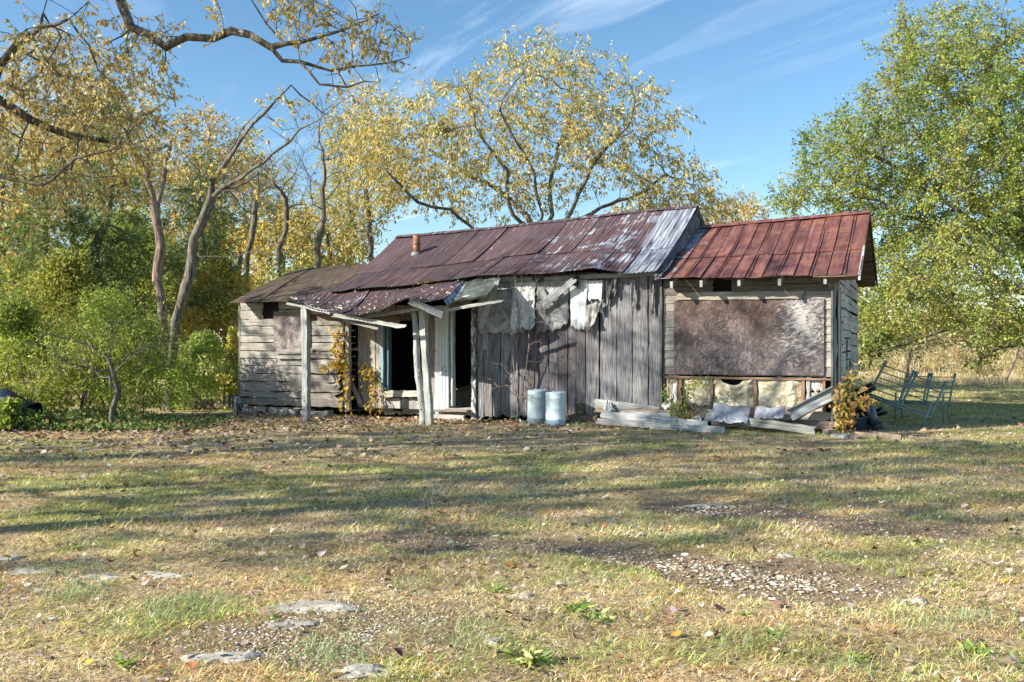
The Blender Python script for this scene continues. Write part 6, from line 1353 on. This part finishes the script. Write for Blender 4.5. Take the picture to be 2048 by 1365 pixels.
# ground cover vines at the left, with red leaves among the green
n = 9000; x = rng.uniform(-10.5, -5.2, n); y = rng.uniform(15.2, 17.6, n)-.0; k = rng.random(n) < sstep(-5.2, -7, x)*.9+.15; x, y = x[k], y[k]; n = len(x); hgt = .30*sstep(-6, -8.5, x)*fbm(x*1.3, y*1.3, 8, 3)*1.6+.05
z = gz(x, y)+rng.random(n)**.5*hgt; L_ = rng.uniform(.05, .10, n); ci = rng.choice(6, n, p=[.27, .27, .22, .15, .04, .05]); cl = pick([(.08, .13, .05), (.12, .18, .07), (.18, .24, .09), (.24, .28, .1), (.24, .08, .05), (.30, .19, .09)], ci)
o = fast_mesh('ground_cover', *leaf_geo(np.stack([x, y, z], -1), rng.normal(0, .7, (n, 3))+np.array([0, -.3, .1]), L_, L_*.8, cl, .15), M['leaf']); tag(o, 'creeping green vines with red leaves below the left shrubs', 'ground cover', kind='stuff')

shrub('creeping_vine', 'green vines climbing over the dark blue sheeted trailer', 22, 15.4, 150, 800, 862, .35, 1500, SHRB[:4], (.06, .10), 12, 6, clumps=16, cat='vine', wr=.8)
# ---------------------------------------------------------------- far brush and wood edge
def brush(name, label, x0, x1, y0, y1, h0, h1, n, cols, wd, cat):
    x = rng.uniform(x0, x1, n); y = rng.uniform(y0, y1, n); az = rng.uniform(0, 6.28, n); ln = rng.uniform(h0, h1, n)*(.5+fbm(x*.5, y*.5, 71, 3)); lean = np.abs(rng.normal(0, .8, n)); z = gz(x, y)
    D = np.stack([np.cos(az)*np.sin(lean), np.sin(az)*np.sin(lean), np.cos(lean)], -1); B = np.stack([x, y, z], -1); sv = np.stack([-np.sin(az), np.cos(az), 0*az], -1)*wd
    mid = B+D*ln[:, None]*.6; tip = mid+(D+np.array([0, 0, -.5]))*ln[:, None]*.4
    Vv = np.stack([B-sv, B+sv, mid-sv*.9, mid+sv*.9, tip], 1).reshape(-1, 3); T = (np.arange(n)[:, None, None]*5+np.array([[0, 1, 3], [0, 3, 2], [2, 3, 4]])).reshape(-1, 3)
    cn = np.clip((fbm(x*.5, y*.5, 78, 3)*.9+rng.random(n)*.5-.2)*len(cols), 0, len(cols)-1).astype(int)
    o = fast_mesh(name, Vv, T, np.repeat(pick(cols, cn), 5, 0), M['grass']); return tag(o, label, cat, kind='stuff')
TAN = [(.62, .50, .32), (.52, .42, .26), (.70, .60, .42), (.44, .35, .20), (.38, .38, .17), (.60, .46, .33)]
brush('tall_dry_grass', 'tall tan dry grass along the far edge of the field', 8, 34, 31, 36, .15, .5, 30000, TAN, .006, 'dry grass')
def wood_wall(name, label, x0, x1, y0, y1, zmax, n, cols, ls, cat='woods', wr=.6, zlow=.5):
    nc = int((x1-x0)*(zmax)/2.2)+20; cx = rng.uniform(x0, x1, nc); cy = rng.uniform(y0, y1, nc); top = zmax*(.65+.35*fbm(cx*.15, cx*0+3, 19, 3)); cz = rng.random(nc)*top; r_ = rng.uniform(.6, 1.4, nc)*(1 if zmax > 2 else .5); nc = nc
    i = rng.integers(0, nc, n); v = rng.normal(0, 1, (n, 3)); v /= np.linalg.norm(v, axis=1)[:, None]; pos = np.stack([cx, cy, cz], -1)[i]+v*r_[i][:, None]*rng.random((n, 1))**.35
    pos[:, 2] = np.abs(pos[:, 2])+zlow; L_ = rng.uniform(*ls, n); q = np.clip(((i*7919 % 101)/101*.6+rng.random(n)*.4)*len(cols), 0, len(cols)-1).astype(int)
    o = fast_mesh(name, *leaf_geo(pos, rng.normal(0, .7, (n, 3))+np.array([0, 0, -.3]), L_, L_*wr, pick(cols, q), .2), M['leaf']); return tag(o, label, cat, kind='stuff')
wood_wall('woodland', 'far mixed autumn woodland behind the house and left trees', -34, 6, 43, 50, 8.0, 110000, WOOD+[(.3, .3, .09)], (.16, .28))
wood_wall('woodland', 'far olive scrub woodland beyond the field on the right', 6, 44, 40, 46, 3.6, 60000, [(.30, .30, .12), (.40, .36, .18), (.50, .42, .26), (.24, .27, .09), (.52, .46, .28)], (.14, .24))
wood_wall('brush', 'tangled low tan and olive brush beyond the dry grass', 6, 36, 35, 39, 1.5, 60000, TAN+[(.30, .32, .13), (.36, .34, .16), (.26, .22, .15)], (.05, .14), 'brush', .22, .15)
brush('brush', 'pale bare stems sticking out of the far brush', 7, 34, 34.5, 37, .4, 1.5, 1500, TAN, .006, 'brush')
# fallen pale branches in the far brush
for i, (a, b, c_, lab) in enumerate([((1815, 750), (1822, 690), (1870, 680), 'pale bare shrub leaning in the far brush behind the chair frames'), ((2010, 745), (2035, 700), (2048, 720), 'pale bare twigs in the brush at the right edge')]):
    b0 = P(*a, 31.5); b0[2] = gzf(b0[0], b0[1]); sk = Skel([b0, P(*b, 31.3), P(*c_, 31)], .2); att = pell(b[0]+35, b[1]-5, 50, 40, 31.2, .8, 60)
    make_tree('dead_shrub', lab, 'dead shrub', sk.init, att, .05, .009, 'bark_warm', None, step=.2, kill=.25, infl=2, jit=.2, twl=.5)
